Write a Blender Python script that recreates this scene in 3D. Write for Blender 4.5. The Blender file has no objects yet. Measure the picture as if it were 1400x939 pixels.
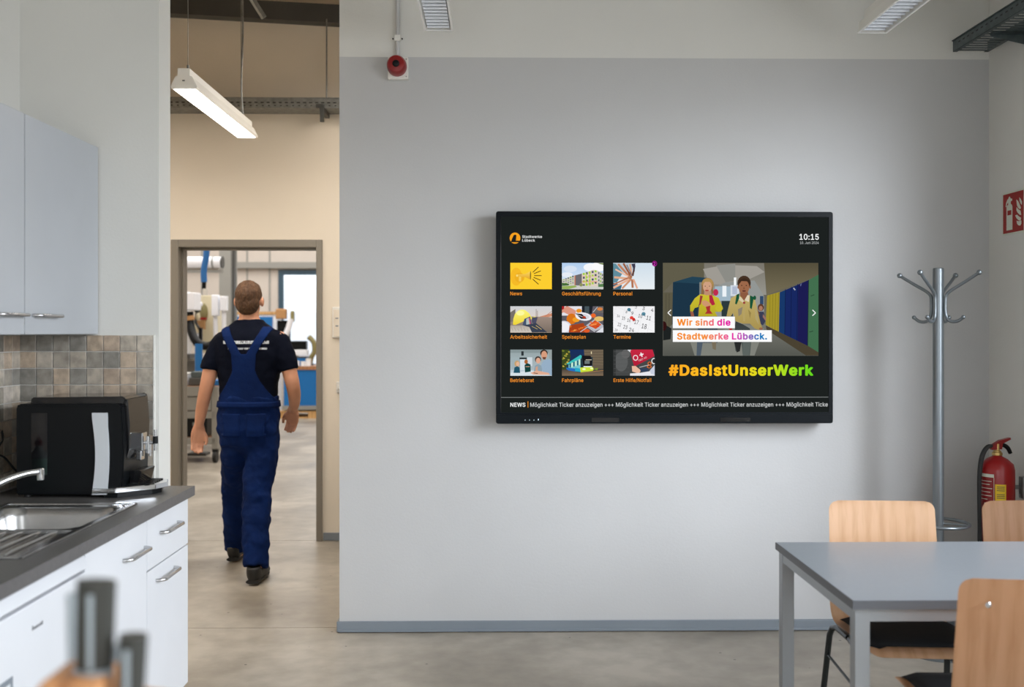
import bpy, bmesh, math, random
from mathutils import Vector, Matrix
random.seed(7)
PI = math.pi
SC = bpy.context.scene
COL = SC.collection
# ------------------------------------------------------------------ camera
cd = bpy.data.cameras.new('camera'); cam = bpy.data.objects.new('camera', cd); COL.objects.link(cam)
cd.sensor_width = 36; cd.lens = 36*1361/1400; cd.shift_y = -16.5/1400
cam.location = (0, 0, 1.5); cam.rotation_euler = (PI/2, 0, -math.radians(0.9))
cd.clip_start = 0.05; cd.clip_end = 200
cd.dof.use_dof = True; cd.dof.focus_distance = 4.7; cd.dof.aperture_fstop = 2.3
SC.camera = cam
# ------------------------------------------------------------------ world + exposure
EXPO = 0.0
w = bpy.data.worlds.new('sky'); SC.world = w; w.use_nodes = True
bg = w.node_tree.nodes['Background']; bg.inputs[1].default_value = 2.0
_N = w.node_tree.nodes; _L = w.node_tree.links            # overcast sky above, dim ground below the horizon
_tc = _N.new('ShaderNodeTexCoord'); _sp = _N.new('ShaderNodeSeparateXYZ'); _cr = _N.new('ShaderNodeValToRGB')
_cr.color_ramp.elements[0].position = .47; _cr.color_ramp.elements[0].color = (.16, .16, .15, 1)
_cr.color_ramp.elements[1].position = .53; _cr.color_ramp.elements[1].color = (.84, .92, 1, 1)
_ma = _N.new('ShaderNodeMath'); _ma.operation = 'MULTIPLY_ADD'; _ma.inputs[1].default_value = .5; _ma.inputs[2].default_value = .5
_L.new(_tc.outputs['Generated'], _sp.inputs[0]); _L.new(_sp.outputs['Z'], _ma.inputs[0]); _L.new(_ma.outputs[0], _cr.inputs[0]); _L.new(_cr.outputs[0], bg.inputs[0])
SC.view_settings.view_transform = 'Standard'; SC.view_settings.look = 'None'
SC.view_settings.exposure = EXPO; SC.view_settings.gamma = 1; SC.view_settings.use_curve_mapping = False

def area(name, loc, rot, sx, sy, power, color):
    l = bpy.data.lights.new(name, 'AREA'); l.shape = 'RECTANGLE'; l.size = sx; l.size_y = sy
    l.energy = power; l.color = color
    o = bpy.data.objects.new(name, l); COL.objects.link(o); o.location = loc; o.rotation_euler = rot
    return o
# daylight falling through the break room windows on the right (stands for the bright overcast sky outside them)
def aim(loc, tgt): return (Vector(tgt)-Vector(loc)).to_track_quat('-Z', 'Y').to_euler()
area('daylight_side_far', (5.6, -1.3, 3.3), aim((5.6, -1.3, 3.3), (1.0, 5.0, .7)), 3.4, 2.4, 320, (0.86, 0.92, 1.0))
area('daylight_side_high', (4.9, 1.1, 3.7), aim((4.9, 1.1, 3.7), (.9, 4.2, .7)), 3.2, 2.2, 360, (0.85, 0.91, 1.0))
area('daylight_side_window', (2.95, 1.2, 1.8), (0, PI/2-.35, 0), 1.9, 4.4, 90, (0.93, 0.96, 1.0))
# daylight through the windows behind the camera
area('daylight_rear_window', (-.5, -1.9, 1.6), aim((-.5, -1.9, 1.6), (-.2, 4.98, .9)), 1.5, 2.0, 27, (1.0, 0.99, 0.97))
area('daylight_rear_window', (1.35, -1.9, 1.6), aim((1.35, -1.9, 1.6), (1.0, 4.98, .3)), 1.9, 2.0, 6, (1.0, 0.99, 0.97))
# broad light added under the workshop roof to brighten it; no skylight modelled
area('workshop_fill_light', (-3.0, 13.6, 5.7), (0, 0, 0), 8.0, 10.0, 840, (1.0, 0.97, 0.93))
# fill lights added high in the corridor, without any lamp fixtures
area('corridor_fill_light', (-0.4, 5.95, 3.3), (0, 0, 0), 0.3, 1.2, 34, (1.0, 0.92, 0.83))
area('corridor_fill_light', (-3.2, 5.65, 3.0), (0, 0, 0), 0.3, 1.2, 34, (1.0, 0.92, 0.83))

# ------------------------------------------------------------------ materials
def lin(c):
    return tuple((x/12.92 if x <= .04045 else ((x+.055)/1.055)**2.4) for x in c)
def rgb(r, g, b): return lin((r/255, g/255, b/255))
def mat(name, col, rough=.5, metal=0, bump=0, bscale=60, vary=0, vscale=3, spec=.5, coat=0, stretch=(1,1,1), trans=0, alpha=1):
    m = bpy.data.materials.new(name); m.use_nodes = True
    nt = m.node_tree; N = nt.nodes; L = nt.links; b = N['Principled BSDF']
    b.inputs['Base Color'].default_value = (*col, 1); b.inputs['Roughness'].default_value = rough
    b.inputs['Metallic'].default_value = metal; b.inputs['Specular IOR Level'].default_value = spec
    b.inputs['Coat Weight'].default_value = coat; b.inputs['Transmission Weight'].default_value = trans
    b.inputs['Alpha'].default_value = alpha
    tc = N.new('ShaderNodeTexCoord'); mp = N.new('ShaderNodeMapping'); mp.inputs['Scale'].default_value = stretch
    L.new(tc.outputs['Object'], mp.inputs[0])
    n = N.new('ShaderNodeTexNoise'); n.inputs['Scale'].default_value = vscale; n.inputs['Detail'].default_value = 5
    L.new(mp.outputs[0], n.inputs['Vector'])
    v = max(vary, .03)
    mr = N.new('ShaderNodeMapRange'); mr.inputs['To Min'].default_value = 1-v; mr.inputs['To Max'].default_value = 1+v
    mr.inputs['From Min'].default_value = .3; mr.inputs['From Max'].default_value = .7
    L.new(n.outputs['Fac'], mr.inputs['Value'])
    mx = N.new('ShaderNodeVectorMath'); mx.operation = 'SCALE'; mx.inputs[0].default_value = col
    L.new(mr.outputs[0], mx.inputs['Scale']); L.new(mx.outputs[0], b.inputs['Base Color'])
    if bump:
        n2 = N.new('ShaderNodeTexNoise'); n2.inputs['Scale'].default_value = bscale; n2.inputs['Detail'].default_value = 4
        L.new(mp.outputs[0], n2.inputs['Vector'])
        bp = N.new('ShaderNodeBump'); bp.inputs['Strength'].default_value = bump; bp.inputs['Distance'].default_value = .01
        L.new(n2.outputs['Fac'], bp.inputs['Height']); L.new(bp.outputs[0], b.inputs['Normal'])
    return m
def emis(name, col, strength):
    m = mat(name, (.8,.8,.8), .4); b = m.node_tree.nodes['Principled BSDF']
    b.inputs['Emission Color'].default_value = (*col, 1); b.inputs['Emission Strength'].default_value = strength
    return m
def concrete():
    m = mat('polished_concrete', rgb(172,164,150), .32, spec=.5); nt = m.node_tree; N = nt.nodes; L = nt.links; b = N['Principled BSDF']
    tc = N.new('ShaderNodeTexCoord')
    n1 = N.new('ShaderNodeTexNoise'); n1.inputs['Scale'].default_value = 1.3; n1.inputs['Detail'].default_value = 7; n1.inputs['Distortion'].default_value = .5
    n2 = N.new('ShaderNodeTexNoise'); n2.inputs['Scale'].default_value = 9; n2.inputs['Detail'].default_value = 7
    n3 = N.new('ShaderNodeTexVoronoi'); n3.inputs['Scale'].default_value = 7
    for n in (n1, n2, n3): L.new(tc.outputs['Object'], n.inputs['Vector'])
    ad = N.new('ShaderNodeMath'); ad.operation = 'MULTIPLY_ADD'; ad.inputs[1].default_value = .4
    L.new(n2.outputs['Fac'], ad.inputs[0]); L.new(n1.outputs['Fac'], ad.inputs[2])
    cr = N.new('ShaderNodeValToRGB'); e = cr.color_ramp.elements
    e[0].position = .46; e[0].color = (*rgb(124,116,104), 1); e[1].position = .86; e[1].color = (*rgb(170,162,149), 1)
    x = cr.color_ramp.elements.new(.68); x.color = (*rgb(148,140,127), 1)
    L.new(ad.outputs[0], cr.inputs[0])
    sp = N.new('ShaderNodeMath'); sp.operation = 'LESS_THAN'; sp.inputs[1].default_value = .045
    L.new(n3.outputs['Distance'], sp.inputs[0])
    mx = N.new('ShaderNodeMix'); mx.data_type = 'RGBA'; mx.inputs['B'].default_value = (*rgb(84,78,70), 1)
    L.new(sp.outputs[0], mx.inputs['Factor']); L.new(cr.outputs[0], mx.inputs['A']); L.new(mx.outputs['Result'], b.inputs['Base Color'])
    mr = N.new('ShaderNodeMapRange'); mr.inputs['To Min'].default_value = .26; mr.inputs['To Max'].default_value = .44
    L.new(n1.outputs['Fac'], mr.inputs['Value']); L.new(mr.outputs[0], b.inputs['Roughness'])
    bp = N.new('ShaderNodeBump'); bp.inputs['Strength'].default_value = .12; bp.inputs['Distance'].default_value = .01
    L.new(n2.outputs['Fac'], bp.inputs['Height']); L.new(bp.outputs[0], b.inputs['Normal'])
    return m
def wood(name, c1, c2, rough=.4, scale=7, axis='X', coat=.0):
    m = mat(name, c1, rough, coat=coat); nt = m.node_tree; N = nt.nodes; L = nt.links; b = N['Principled BSDF']
    tc = N.new('ShaderNodeTexCoord'); mp = N.new('ShaderNodeMapping'); mp.inputs['Scale'].default_value = (1, .12, .12) if axis == 'X' else (.12, .12, 1)
    L.new(tc.outputs['Object'], mp.inputs[0])
    wv = N.new('ShaderNodeTexNoise'); wv.inputs['Scale'].default_value = scale*9; wv.inputs['Detail'].default_value = 3; wv.inputs['Distortion'].default_value = .6
    L.new(mp.outputs[0], wv.inputs['Vector'])
    w2 = N.new('ShaderNodeTexWave'); w2.inputs['Scale'].default_value = scale; w2.inputs['Distortion'].default_value = 5; w2.inputs['Detail'].default_value = 2
    L.new(mp.outputs[0], w2.inputs['Vector'])
    a = N.new('ShaderNodeMath'); a.operation = 'MULTIPLY_ADD'; a.inputs[1].default_value = .35
    L.new(w2.outputs['Fac'], a.inputs[0]); L.new(wv.outputs['Fac'], a.inputs[2])
    cr = N.new('ShaderNodeValToRGB'); e = cr.color_ramp.elements
    e[0].position = .25; e[0].color = (*c2, 1); e[1].position = .8; e[1].color = (*c1, 1)
    L.new(a.outputs[0], cr.inputs[0]); L.new(cr.outputs[0], b.inputs['Base Color'])
    return m
M = {}
M['wall_white'] = mat('white_wall_paint', rgb(214,213,208), .75, bump=.06, bscale=90, vary=.012, vscale=1.5)
M['wall_grey'] = mat('pale_grey_wall_paint', rgb(188,188,188), .62, bump=.06, bscale=90, vary=.012, vscale=1.5)
M['wall_cream'] = mat('cream_wall_paint', rgb(224,214,198), .7, bump=.06, bscale=90, vary=.012, vscale=1.5)
M['deck'] = mat('beige_roof_deck', rgb(186,170,148), .6)
M['dark_steel'] = mat('dark_grey_steel', rgb(70,70,68), .45, vary=.1)
M['galv'] = mat('galvanised_steel', rgb(140,142,140), .42, .75, vary=.25, vscale=30)
M['galv_dark'] = mat('weathered_galvanised_steel', rgb(88,98,100), .45, .7, vary=.2, vscale=25)
M['frame_grey'] = mat('taupe_door_frame_paint', rgb(128,122,112), .45)
M['base_grey'] = mat('grey_vinyl_skirting', rgb(122,130,138), .4)
M['concrete'] = concrete()
M['joint'] = mat('dark_joint_filler', rgb(92,80,68), .8)
M['black_plastic'] = mat('black_plastic', (.004,.005,.006), .35, spec=.2)
M['bezel'] = mat('black_metal_bezel', (.002,.004,.006), .4, spec=.12)
M['black_gloss'] = mat('glossy_black_plastic', (.004,.004,.005), .09)
M['chrome'] = mat('chrome', (.75,.76,.78), .12, 1)
M['steel'] = mat('brushed_stainless_steel', (.56,.56,.57), .26, 1, bump=.03, bscale=200, stretch=(1,12,1))
M['sink_steel'] = mat('sink_stainless_steel', (.50,.50,.50), .24, 1)
M['strip_silver'] = mat('satin_silver_plastic', rgb(206,210,214), .35, .15)
M['silver'] = mat('silver_coated_steel', rgb(150,154,158), .38, .6)
M['rack_silver'] = mat('silver_lacquered_tube', rgb(128,135,140), .32, .7)
M['white_plastic'] = mat('white_plastic', rgb(228,226,220), .4)
M['white_enamel'] = mat('white_enamel', rgb(212,214,218), .3)
M['cab_white'] = mat('white_cabinet_laminate', rgb(216,218,222), .42)
M['cab_grey'] = mat('pale_grey_cabinet_laminate', rgb(178,182,187), .45)
M['worktop'] = mat('dark_grey_worktop_laminate', rgb(92,90,88), .40, bump=.03, bscale=400, vary=.15, vscale=120)
M['worktop_edge'] = mat('brushed_worktop_edge', rgb(96,94,94), .40, .2, vary=.1, vscale=60)
M['table_top'] = mat('grey_table_laminate', rgb(126,131,137), .31, bump=.02, bscale=500, vary=.03, vscale=90)
M['table_edge'] = mat('dark_grey_table_edge', rgb(78,80,84), .45)
M['beech'] = wood('light_beech_plywood', rgb(214,174,138), rgb(196,152,114), .34, 6, coat=.35)
M['ply_edge'] = wood('plywood_edge', rgb(150,104,64), rgb(96,60,34), .5, 10)
M['pad'] = mat('black_seat_fabric', (.012,.014,.017), .85, bump=.3, bscale=500)
M['leg_black'] = mat('dark_chrome_tube', rgb(70,74,76), .25, .85)
M['red'] = mat('red_lacquer', rgb(150,12,16), .28)
M['red_dark'] = mat('deep_red_plastic', rgb(132,10,12), .3)
M['red_print'] = mat('red_sign_print', rgb(150,24,18), .5)
M['sign_white'] = mat('photoluminescent_white_print', rgb(208,212,198), .5)
M['yellow'] = mat('yellow_label', rgb(226,190,30), .5)
M['brass'] = mat('brass', (.60,.42,.16), .3, 1)
M['rubber'] = mat('black_rubber', (.012,.012,.012), .6)
M['skin'] = mat('skin', rgb(206,148,118), .5, vary=.06, vscale=12)
M['hair'] = mat('short_brown_hair', rgb(82,55,33), .75, bump=.9, bscale=130, vary=.3, vscale=60, stretch=(1,1,.4))
M['overall'] = mat('royal_blue_workwear', rgb(8,32,80), .85, bump=.9, bscale=11, vary=.2, vscale=8, spec=.12)
M['shoe'] = mat('black_safety_shoe', (.012,.012,.012), .5)
M['blue'] = mat('blue_sheet_metal', rgb(14,104,172), .4)
M['blue_hose'] = mat('blue_hose', rgb(40,110,180), .5)
M['cream_machine'] = mat('cream_machine_paint', rgb(222,212,180), .45)
M['white_machine'] = mat('white_machine_paint', rgb(236,238,244), .4)
M['olive'] = mat('olive_plastic', rgb(130,122,78), .5)
M['pine'] = wood('raw_pine', rgb(206,164,108), rgb(170,124,74), .6, 5)
M['bench_wood'] = wood('workbench_wood', rgb(168,120,84), rgb(130,88,58), .5, 5)
M['shop_panel'] = mat('pale_sandwich_panel', rgb(206,198,190), .55)
M['shop_grey'] = mat('grey_steelwork', rgb(150,150,146), .5)
M['cart'] = mat('grey_cart_paint', rgb(140,138,132), .45)
M['win_frame'] = mat('blue_grey_window_frame', rgb(52,80,98), .4)
M['block_wood'] = wood('knife_block_wood', rgb(196,140,92), rgb(150,98,58), .5, 6)
M['handle_dark'] = mat('dark_olive_knife_handle', rgb(50,50,45), .5)
M['handle_grey'] = mat('grey_knife_steel', rgb(176,186,192), .3, .4)
M['card'] = mat('brown_cardboard', rgb(176,132,86), .8)
M['green_liquid'] = mat('green_dish_soap', rgb(70,180,40), .15, trans=.25)
M['clear_plastic'] = mat('clear_plastic', (.75,.85,.85), .12, trans=.6)
M['label_green'] = mat('mint_bottle_label', rgb(170,222,205), .4)
M['lamp_on'] = emis('lit_diffuser', (1.0, .97, .93), 9.0)
M['led'] = emis('status_light', (.5,.8,1.0), 1.2)
M['grout'] = mat('light_grout', rgb(222,220,215), .8)
M['louvre'] = mat('satin_louvre', rgb(196,200,206), .3, .5)
M['rim_white'] = mat('bright_white_rim', rgb(246,246,244), .4)
M['ink'] = mat('dark_ink', rgb(60,60,64), .6)
def glass():
    m = bpy.data.materials.new('window_glass'); m.use_nodes = True; N = m.node_tree.nodes; L = m.node_tree.links
    N.remove(N['Principled BSDF']); out = N['Material Output']
    t = N.new('ShaderNodeBsdfTransparent'); g = N.new('ShaderNodeBsdfGlossy'); g.inputs['Roughness'].default_value = .02
    lw = N.new('ShaderNodeLayerWeight'); lw.inputs['Blend'].default_value = .5     # reflectance rises toward grazing view, both faces alike
    pw = N.new('ShaderNodeMath'); pw.operation = 'POWER'; pw.inputs[1].default_value = 4; L.new(lw.outputs['Facing'], pw.inputs[0])
    f = N.new('ShaderNodeMath'); f.operation = 'MULTIPLY_ADD'; f.inputs[1].default_value = .7; f.inputs[2].default_value = .03; L.new(pw.outputs[0], f.inputs[0]); mx = N.new('ShaderNodeMixShader')
    L.new(f.outputs[0], mx.inputs[0]); L.new(t.outputs[0], mx.inputs[1]); L.new(g.outputs[0], mx.inputs[2]); L.new(mx.outputs[0], out.inputs[0])
    return m
M['glass'] = glass()
def tile_mat():
    m = mat('stone_look_tile', (.5,.5,.5), .35, bump=.15, bscale=70); nt = m.node_tree; N = nt.nodes; L = nt.links; b = N['Principled BSDF']
    oi = N.new('ShaderNodeObjectInfo'); g = N.new('ShaderNodeNewGeometry')
    n = N.new('ShaderNodeTexNoise'); n.inputs['Scale'].default_value = 32; n.inputs['Detail'].default_value = 5
    L.new(g.outputs['Position'], n.inputs['Vector'])
    mr = N.new('ShaderNodeMapRange'); mr.inputs['From Min'].default_value = .3; mr.inputs['From Max'].default_value = .7
    mr.inputs['To Min'].default_value = .72; mr.inputs['To Max'].default_value = 1.25; L.new(n.outputs['Fac'], mr.inputs['Value'])
    v = N.new('ShaderNodeVectorMath'); v.operation = 'SCALE'; L.new(oi.outputs['Color'], v.inputs[0]); L.new(mr.outputs[0], v.inputs['Scale'])
    L.new(v.outputs[0], b.inputs['Base Color']); return m
M['tile'] = tile_mat()
def screen_mat():
    m = bpy.data.materials.new('screen_pixels'); m.use_nodes = True; N = m.node_tree.nodes; L = m.node_tree.links
    b = N['Principled BSDF']; b.inputs['Base Color'].default_value = (0,0,0,1); b.inputs['Roughness'].default_value = .5; b.inputs['Specular IOR Level'].default_value = .0
    a = N.new('ShaderNodeAttribute'); a.attribute_name = 'Col'
    L.new(a.outputs['Color'], b.inputs['Emission Color']); b.inputs['Emission Strength'].default_value = 2**(-EXPO)
    return m
M['screen'] = screen_mat()

# ------------------------------------------------------------------ mesh helpers
def B(): return bmesh.new()
def box(bm, x0, x1, y0, y1, z0, z1, bev=0, seg=2):
    r = bmesh.ops.create_cube(bm, size=1)
    bmesh.ops.scale(bm, vec=(x1-x0, y1-y0, z1-z0), verts=r['verts'])
    bmesh.ops.translate(bm, vec=((x0+x1)/2, (y0+y1)/2, (z0+z1)/2), verts=r['verts'])
    if bev:
        es = list({e for v in r['verts'] for e in v.link_edges})
        bmesh.ops.bevel(bm, geom=es, offset=bev, segments=seg, profile=.5, affect='EDGES')
    return bm
def prism(bm, poly, axis, a0, a1):
    """poly: list of (u,v); axis 'X': (y,z), 'Y': (x,z), 'Z': (x,y)"""
    def P(u, v, a):
        return (a,u,v) if axis == 'X' else (u,a,v) if axis == 'Y' else (u,v,a)
    A = [bm.verts.new(P(u,v,a0)) for u,v in poly]; C = [bm.verts.new(P(u,v,a1)) for u,v in poly]
    n = len(poly); fs = [bm.faces.new(A), bm.faces.new(C)]
    for i in range(n): fs.append(bm.faces.new((A[i], A[(i+1)%n], C[(i+1)%n], C[i])))
    bmesh.ops.recalc_face_normals(bm, faces=fs)
    return bm
def smooth_path(pts, k=6):
    pts = [Vector(p) for p in pts]
    if len(pts) < 3: return pts
    out = []
    for i in range(len(pts)-1):
        p0 = pts[max(i-1,0)]; p1 = pts[i]; p2 = pts[i+1]; p3 = pts[min(i+2,len(pts)-1)]
        for j in range(k):
            t = j/k
            out.append(.5*((2*p1)+(-p0+p2)*t+(2*p0-5*p1+4*p2-p3)*t*t+(-p0+3*p1-3*p2+p3)*t**3))
    out.append(pts[-1]); return out
def tube(bm, pts, r, n=12, sm=False, k=6, closed=False):
    """r: number, list, or list of (ra, rb) elliptical radii"""
    P = [Vector(p) for p in pts]
    if sm:
        if not isinstance(r, (int, float)):
            R4 = [Vector((a if isinstance(a,(int,float)) else a[0], a if isinstance(a,(int,float)) else a[1], 0)) for a in r]
            r = [(v.x, v.y) for v in smooth_path(R4, k)]
        P = smooth_path(P, k)
    m = len(P); prev = None; rings = []
    for i, p in enumerate(P):
        if closed: t = (P[(i+1)%m]-P[i-1]).normalized()
        else: t = (P[min(i+1,m-1)]-P[max(i-1,0)]).normalized()
        ref = prev if prev is not None else (Vector((1,0,0)) if abs(t.x) < .9 else Vector((0,1,0)))
        u = (ref - t*ref.dot(t)).normalized(); v = t.cross(u); prev = u
        rr = r if isinstance(r, (int,float)) else r[i]
        ra, rb = (rr, rr) if isinstance(rr, (int,float)) else rr
        rings.append([bm.verts.new(p + u*ra*math.cos(2*PI*j/n) + v*rb*math.sin(2*PI*j/n)) for j in range(n)])
    fs = []
    for i in range(m if closed else m-1):
        a, b = rings[i], rings[(i+1)%m]
        for j in range(n): fs.append(bm.faces.new((a[j], a[(j+1)%n], b[(j+1)%n], b[j])))
    if not closed:
        fs.append(bm.faces.new(rings[0])); fs.append(bm.faces.new(rings[-1]))
    for f in fs: f.smooth = True
    bmesh.ops.recalc_face_normals(bm, faces=fs)
    return bm
def cyl(bm, p0, p1, r0, r1=None, n=20):
    r1 = r0 if r1 is None else r1
    return tube(bm, [p0, p1], [r0, r1], n)
def lathe(bm, prof, c, axis='Z', n=28):
    """prof: (radius, height) list"""
    rings = []
    for r, h in prof:
        ring = []
        for j in range(n):
            a = 2*PI*j/n; x, y = r*math.cos(a), r*math.sin(a)
            p = (x, y, h) if axis == 'Z' else (x, h, y) if axis == 'Y' else (h, x, y)
            ring.append(bm.verts.new(Vector(c)+Vector(p)))
        rings.append(ring)
    fs = []
    for i in range(len(rings)-1):
        for j in range(n): fs.append(bm.faces.new((rings[i][j], rings[i][(j+1)%n], rings[i+1][(j+1)%n], rings[i+1][j])))
    fs.append(bm.faces.new(rings[0])); fs.append(bm.faces.new(rings[-1]))
    for f in fs: f.smooth = True
    bmesh.ops.recalc_face_normals(bm, faces=fs)
    return bm
def ball(bm, c, rx, ry=None, rz=None, n=20):
    ry = rx if ry is None else ry; rz = rx if rz is None else rz
    r = bmesh.ops.create_uvsphere(bm, u_segments=n, v_segments=n//2+2, radius=1)
    bmesh.ops.scale(bm, vec=(rx,ry,rz), verts=r['verts']); bmesh.ops.translate(bm, vec=c, verts=r['verts'])
    for v in r['verts']:
        for f in v.link_faces: f.smooth = True
    return bm
def root_of(o):
    while o.parent: o = o.parent
    return o
def part(name, bm, m, parent=None, kind=None, label=None, sharp=True):
    """links a mesh given in world coordinates; under a parent it becomes relative to the thing's base"""
    if parent is not None:
        bmesh.ops.translate(bm, vec=-Vector(root_of(parent).location), verts=bm.verts)
    me = bpy.data.meshes.new(name); bm.to_mesh(me); bm.free()
    ms = m if isinstance(m, (list, tuple)) else [m]
    for x in ms: me.materials.append(M[x] if isinstance(x, str) else x)
    o = bpy.data.objects.new(name, me); COL.objects.link(o)
    if parent is not None: o.parent = parent
    if kind: o['kind'] = kind
    if label: o['label'] = label
    if sharp and any(p.use_smooth for p in me.polygons):
        me.set_sharp_from_angle(angle=math.radians(38))
    return o
def thing(name, label, cat, loc, group=None):
    o = bpy.data.objects.new(name, None); COL.objects.link(o); o.location = loc
    o.empty_display_size = .1; o['label'] = label; o['category'] = cat
    if group: o['group'] = group
    return o
def tag(o, label, cat, group=None):
    o['label'] = label; o['category'] = cat
    if group: o['group'] = group
    return o
def struct(name, bm, m): return part(name, bm, m, kind='structure')
def bx(name, m, parent, *d, bev=0, **k): return part(name, box(B(), *d, bev=bev), m, parent, **k)

# ================================================================== SETTING
YW = 4.98      # display wall
XL, XR = -1.90, 2.483
# floor: dark bed with concrete slabs on it, joints left open
fl = struct('floor', box(B(), -7.0, 4.5, -2.0, 20.6, -.12, -.022), 'joint')
for (x0, x1, y0, y1) in ((-7,4.5,-2,.6), (-7,4.5,.6,5.055), (-7,4.5,5.061,7.165), (-7,4.5,7.171,11.5), (-7,-1.0,11.506,20.5), (-.994,4.5,11.506,20.5)):
    part('slab', box(B(), x0, x1, y0, y1, -.022, 0), 'concrete', fl)
# display wall: pale grey paint below, white above
b = box(B(), -.783, XR+.02, YW, YW+.15, 0, 2.87); struct('wall_back', b, 'wall_grey')
b = box(B(), -.783, XR+.02, YW, YW+.15, 2.87, 3.6); struct('wall_upper', b, 'wall_white')
b = B(); box(b, -.787, XR, YW-.012, YW, .004, .055, .002); box(b, -.787, XR, YW-.018, YW-.012, .004, .016, .001)
box(b, -.795, -.783, YW-.012, YW+.15, .004, .055, .002); struct('baseboard_back', b, 'base_grey')
# right wall with two window openings
b = B()
box(b, XR, XR+.2, -1.75, -1.25, 0, 3.6); box(b, XR, XR+.2, 4.02, YW+.15, 0, 3.6)
box(b, XR, XR+.2, -1.25, 4.02, 0, .6); box(b, XR, XR+.2, -1.25, 4.02, 2.75, 3.6)
struct('wall_right', b, 'wall_white')
b = box(B(), XR-.012, XR, -1.6, YW-.012, .004, .055, .002); struct('baseboard_right', b, 'base_grey')
for i, (y0, y1) in enumerate(((2.35, 4.02), (.55, 2.35), (-1.25, .55))):
    b = B()
    box(b, XR+.06, XR+.12, y0, y0+.05, .6, 2.75); box(b, XR+.06, XR+.12, y1-.05, y1, .6, 2.75)
    box(b, XR+.06, XR+.12, y0+.05, y1-.05, .6, .65); box(b, XR+.06, XR+.12, y0+.05, y1-.05, 2.70, 2.75)
    wf = struct('window_%d' % (i+1), b, 'white_plastic')
    part('pane', box(B(), XR+.085, XR+.095, y0+.05, y1-.05, .65, 2.70), 'glass', wf)
# left wall, nook wall
struct('wall_left', box(B(), XL-.15, XL, -1.6, 4.14, 0, 3.6), 'wall_white')
wall_nook = struct('wall_nook', box(B(), XL, -1.349, 4.0, 4.14, 0, 3.6), 'wall_white')
wall_left = bpy.data.objects['wall_left']
RW = ((-1.3, .2), (.35, 2.3))      # rear openings
b = B(); box(b, XL-.15, XR+.2, -1.75, -1.6, 0, .5); box(b, XL-.15, XR+.2, -1.75, -1.6, 2.6, 3.6)
for x0, x1 in ((XL-.15, -1.3), (.2, .35), (2.3, XR+.2)): box(b, x0, x1, -1.75, -1.6, .5, 2.6)
struct('wall_rear', b, 'wall_white')
for k, (x0, x1) in enumerate(RW):
    b = B(); box(b, x0, x0+.05, -1.7, -1.64, .5, 2.6); box(b, x1-.05, x1, -1.7, -1.64, .5, 2.6); box(b, x0+.05, x1-.05, -1.7, -1.64, .5, .55); box(b, x0+.05, x1-.05, -1.7, -1.64, 2.55, 2.6)
    wf = struct('window_%d' % (4+k), b, 'white_plastic'); part('pane', box(B(), x0+.05, x1-.05, -1.675, -1.665, .55, 2.55), 'glass', wf)
struct('ceiling', box(B(), XL-.15, XR+.2, -1.75, YW+.15, 3.6, 3.7), 'wall_white')
# header above the passage between nook wall and display wall
# corridor behind
WX0, WX1 = -4.2, 2.6
YD = 7.15
b = B()
box(b, WX0, -2.32, YD, YD+.12, 0, 3.9); box(b, -1.245, WX1, YD, YD+.12, 0, 3.9); box(b, -2.32, -1.245, YD, YD+.12, 2.155, 3.9)
struct('wall_corridor', b, 'wall_cream')
struct('wall_corridor_left', box(B(), WX0-.12, WX0, 4.14, YD+.12, 0, 4.1), 'wall_cream')
struct('wall_corridor_right', box(B(), WX1, WX1+.12, YW+.15, YD+.12, 0, 4.1), 'wall_cream')
struct('wall_corridor_front', (lambda b: (box(b, WX0, XL-.15, 4.0, 4.14, 0, 4.1), box(b, XL-.15, WX1, 4.14, YW+.15, 3.7, 3.98), b)[-1])(B()), 'wall_cream')
b = box(B(), -1.238, WX1, YD-.012, YD, .004, .06, .002); struct('baseboard_corridor', b, 'base_grey')
# sloping corridor roof
def zr(x): return 3.84 - .052*(x+1.72)
b = prism(B(), [(WX0-.1, zr(WX0)), (WX1+.1, zr(WX1)), (WX1+.1, zr(WX1)+.3), (WX0-.1, zr(WX0)+.3)], 'Y', 4.0, YD+.12); struct('ceiling_corridor', b, 'deck')
b = B()
for yy in (6.35,):
    prism(b, [(WX0, zr(WX0)-.07), (WX1, zr(WX1)-.07), (WX1, zr(WX1)+.001), (WX0, zr(WX0)+.001)], 'Y', yy, yy+.06)
struct('trim_1', b, 'deck')
b = B(); zz = lambda x, d: zr(x)-d
prism(b, [(WX0, zz(WX0,.13)), (WX1, zz(WX1,.13)), (WX1, zz(WX1,.0)), (WX0, zz(WX0,.0))], 'Y', YD-.10, YD-.001)
struct('trim_2', b, 'dark_steel')
# door frame
b = B()
box(b, -2.32, -2.266, YD-.02, YD+.14, 0, 2.155, .003); box(b, -1.286, -1.245, YD-.02, YD+.14, 0, 2.155, .003); box(b, -2.266, -1.286, YD-.02, YD+.14, 2.102, 2.155, .003)
box(b, -2.266, -2.252, YD+.05, YD+.14, 0, 2.102, .002); box(b, -1.300, -1.286, YD+.05, YD+.14, 0, 2.102, .002); box(b, -2.252, -1.300, YD+.05, YD+.14, 2.088, 2.102, .002)
struct('door_1', b, 'frame_grey')
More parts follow.
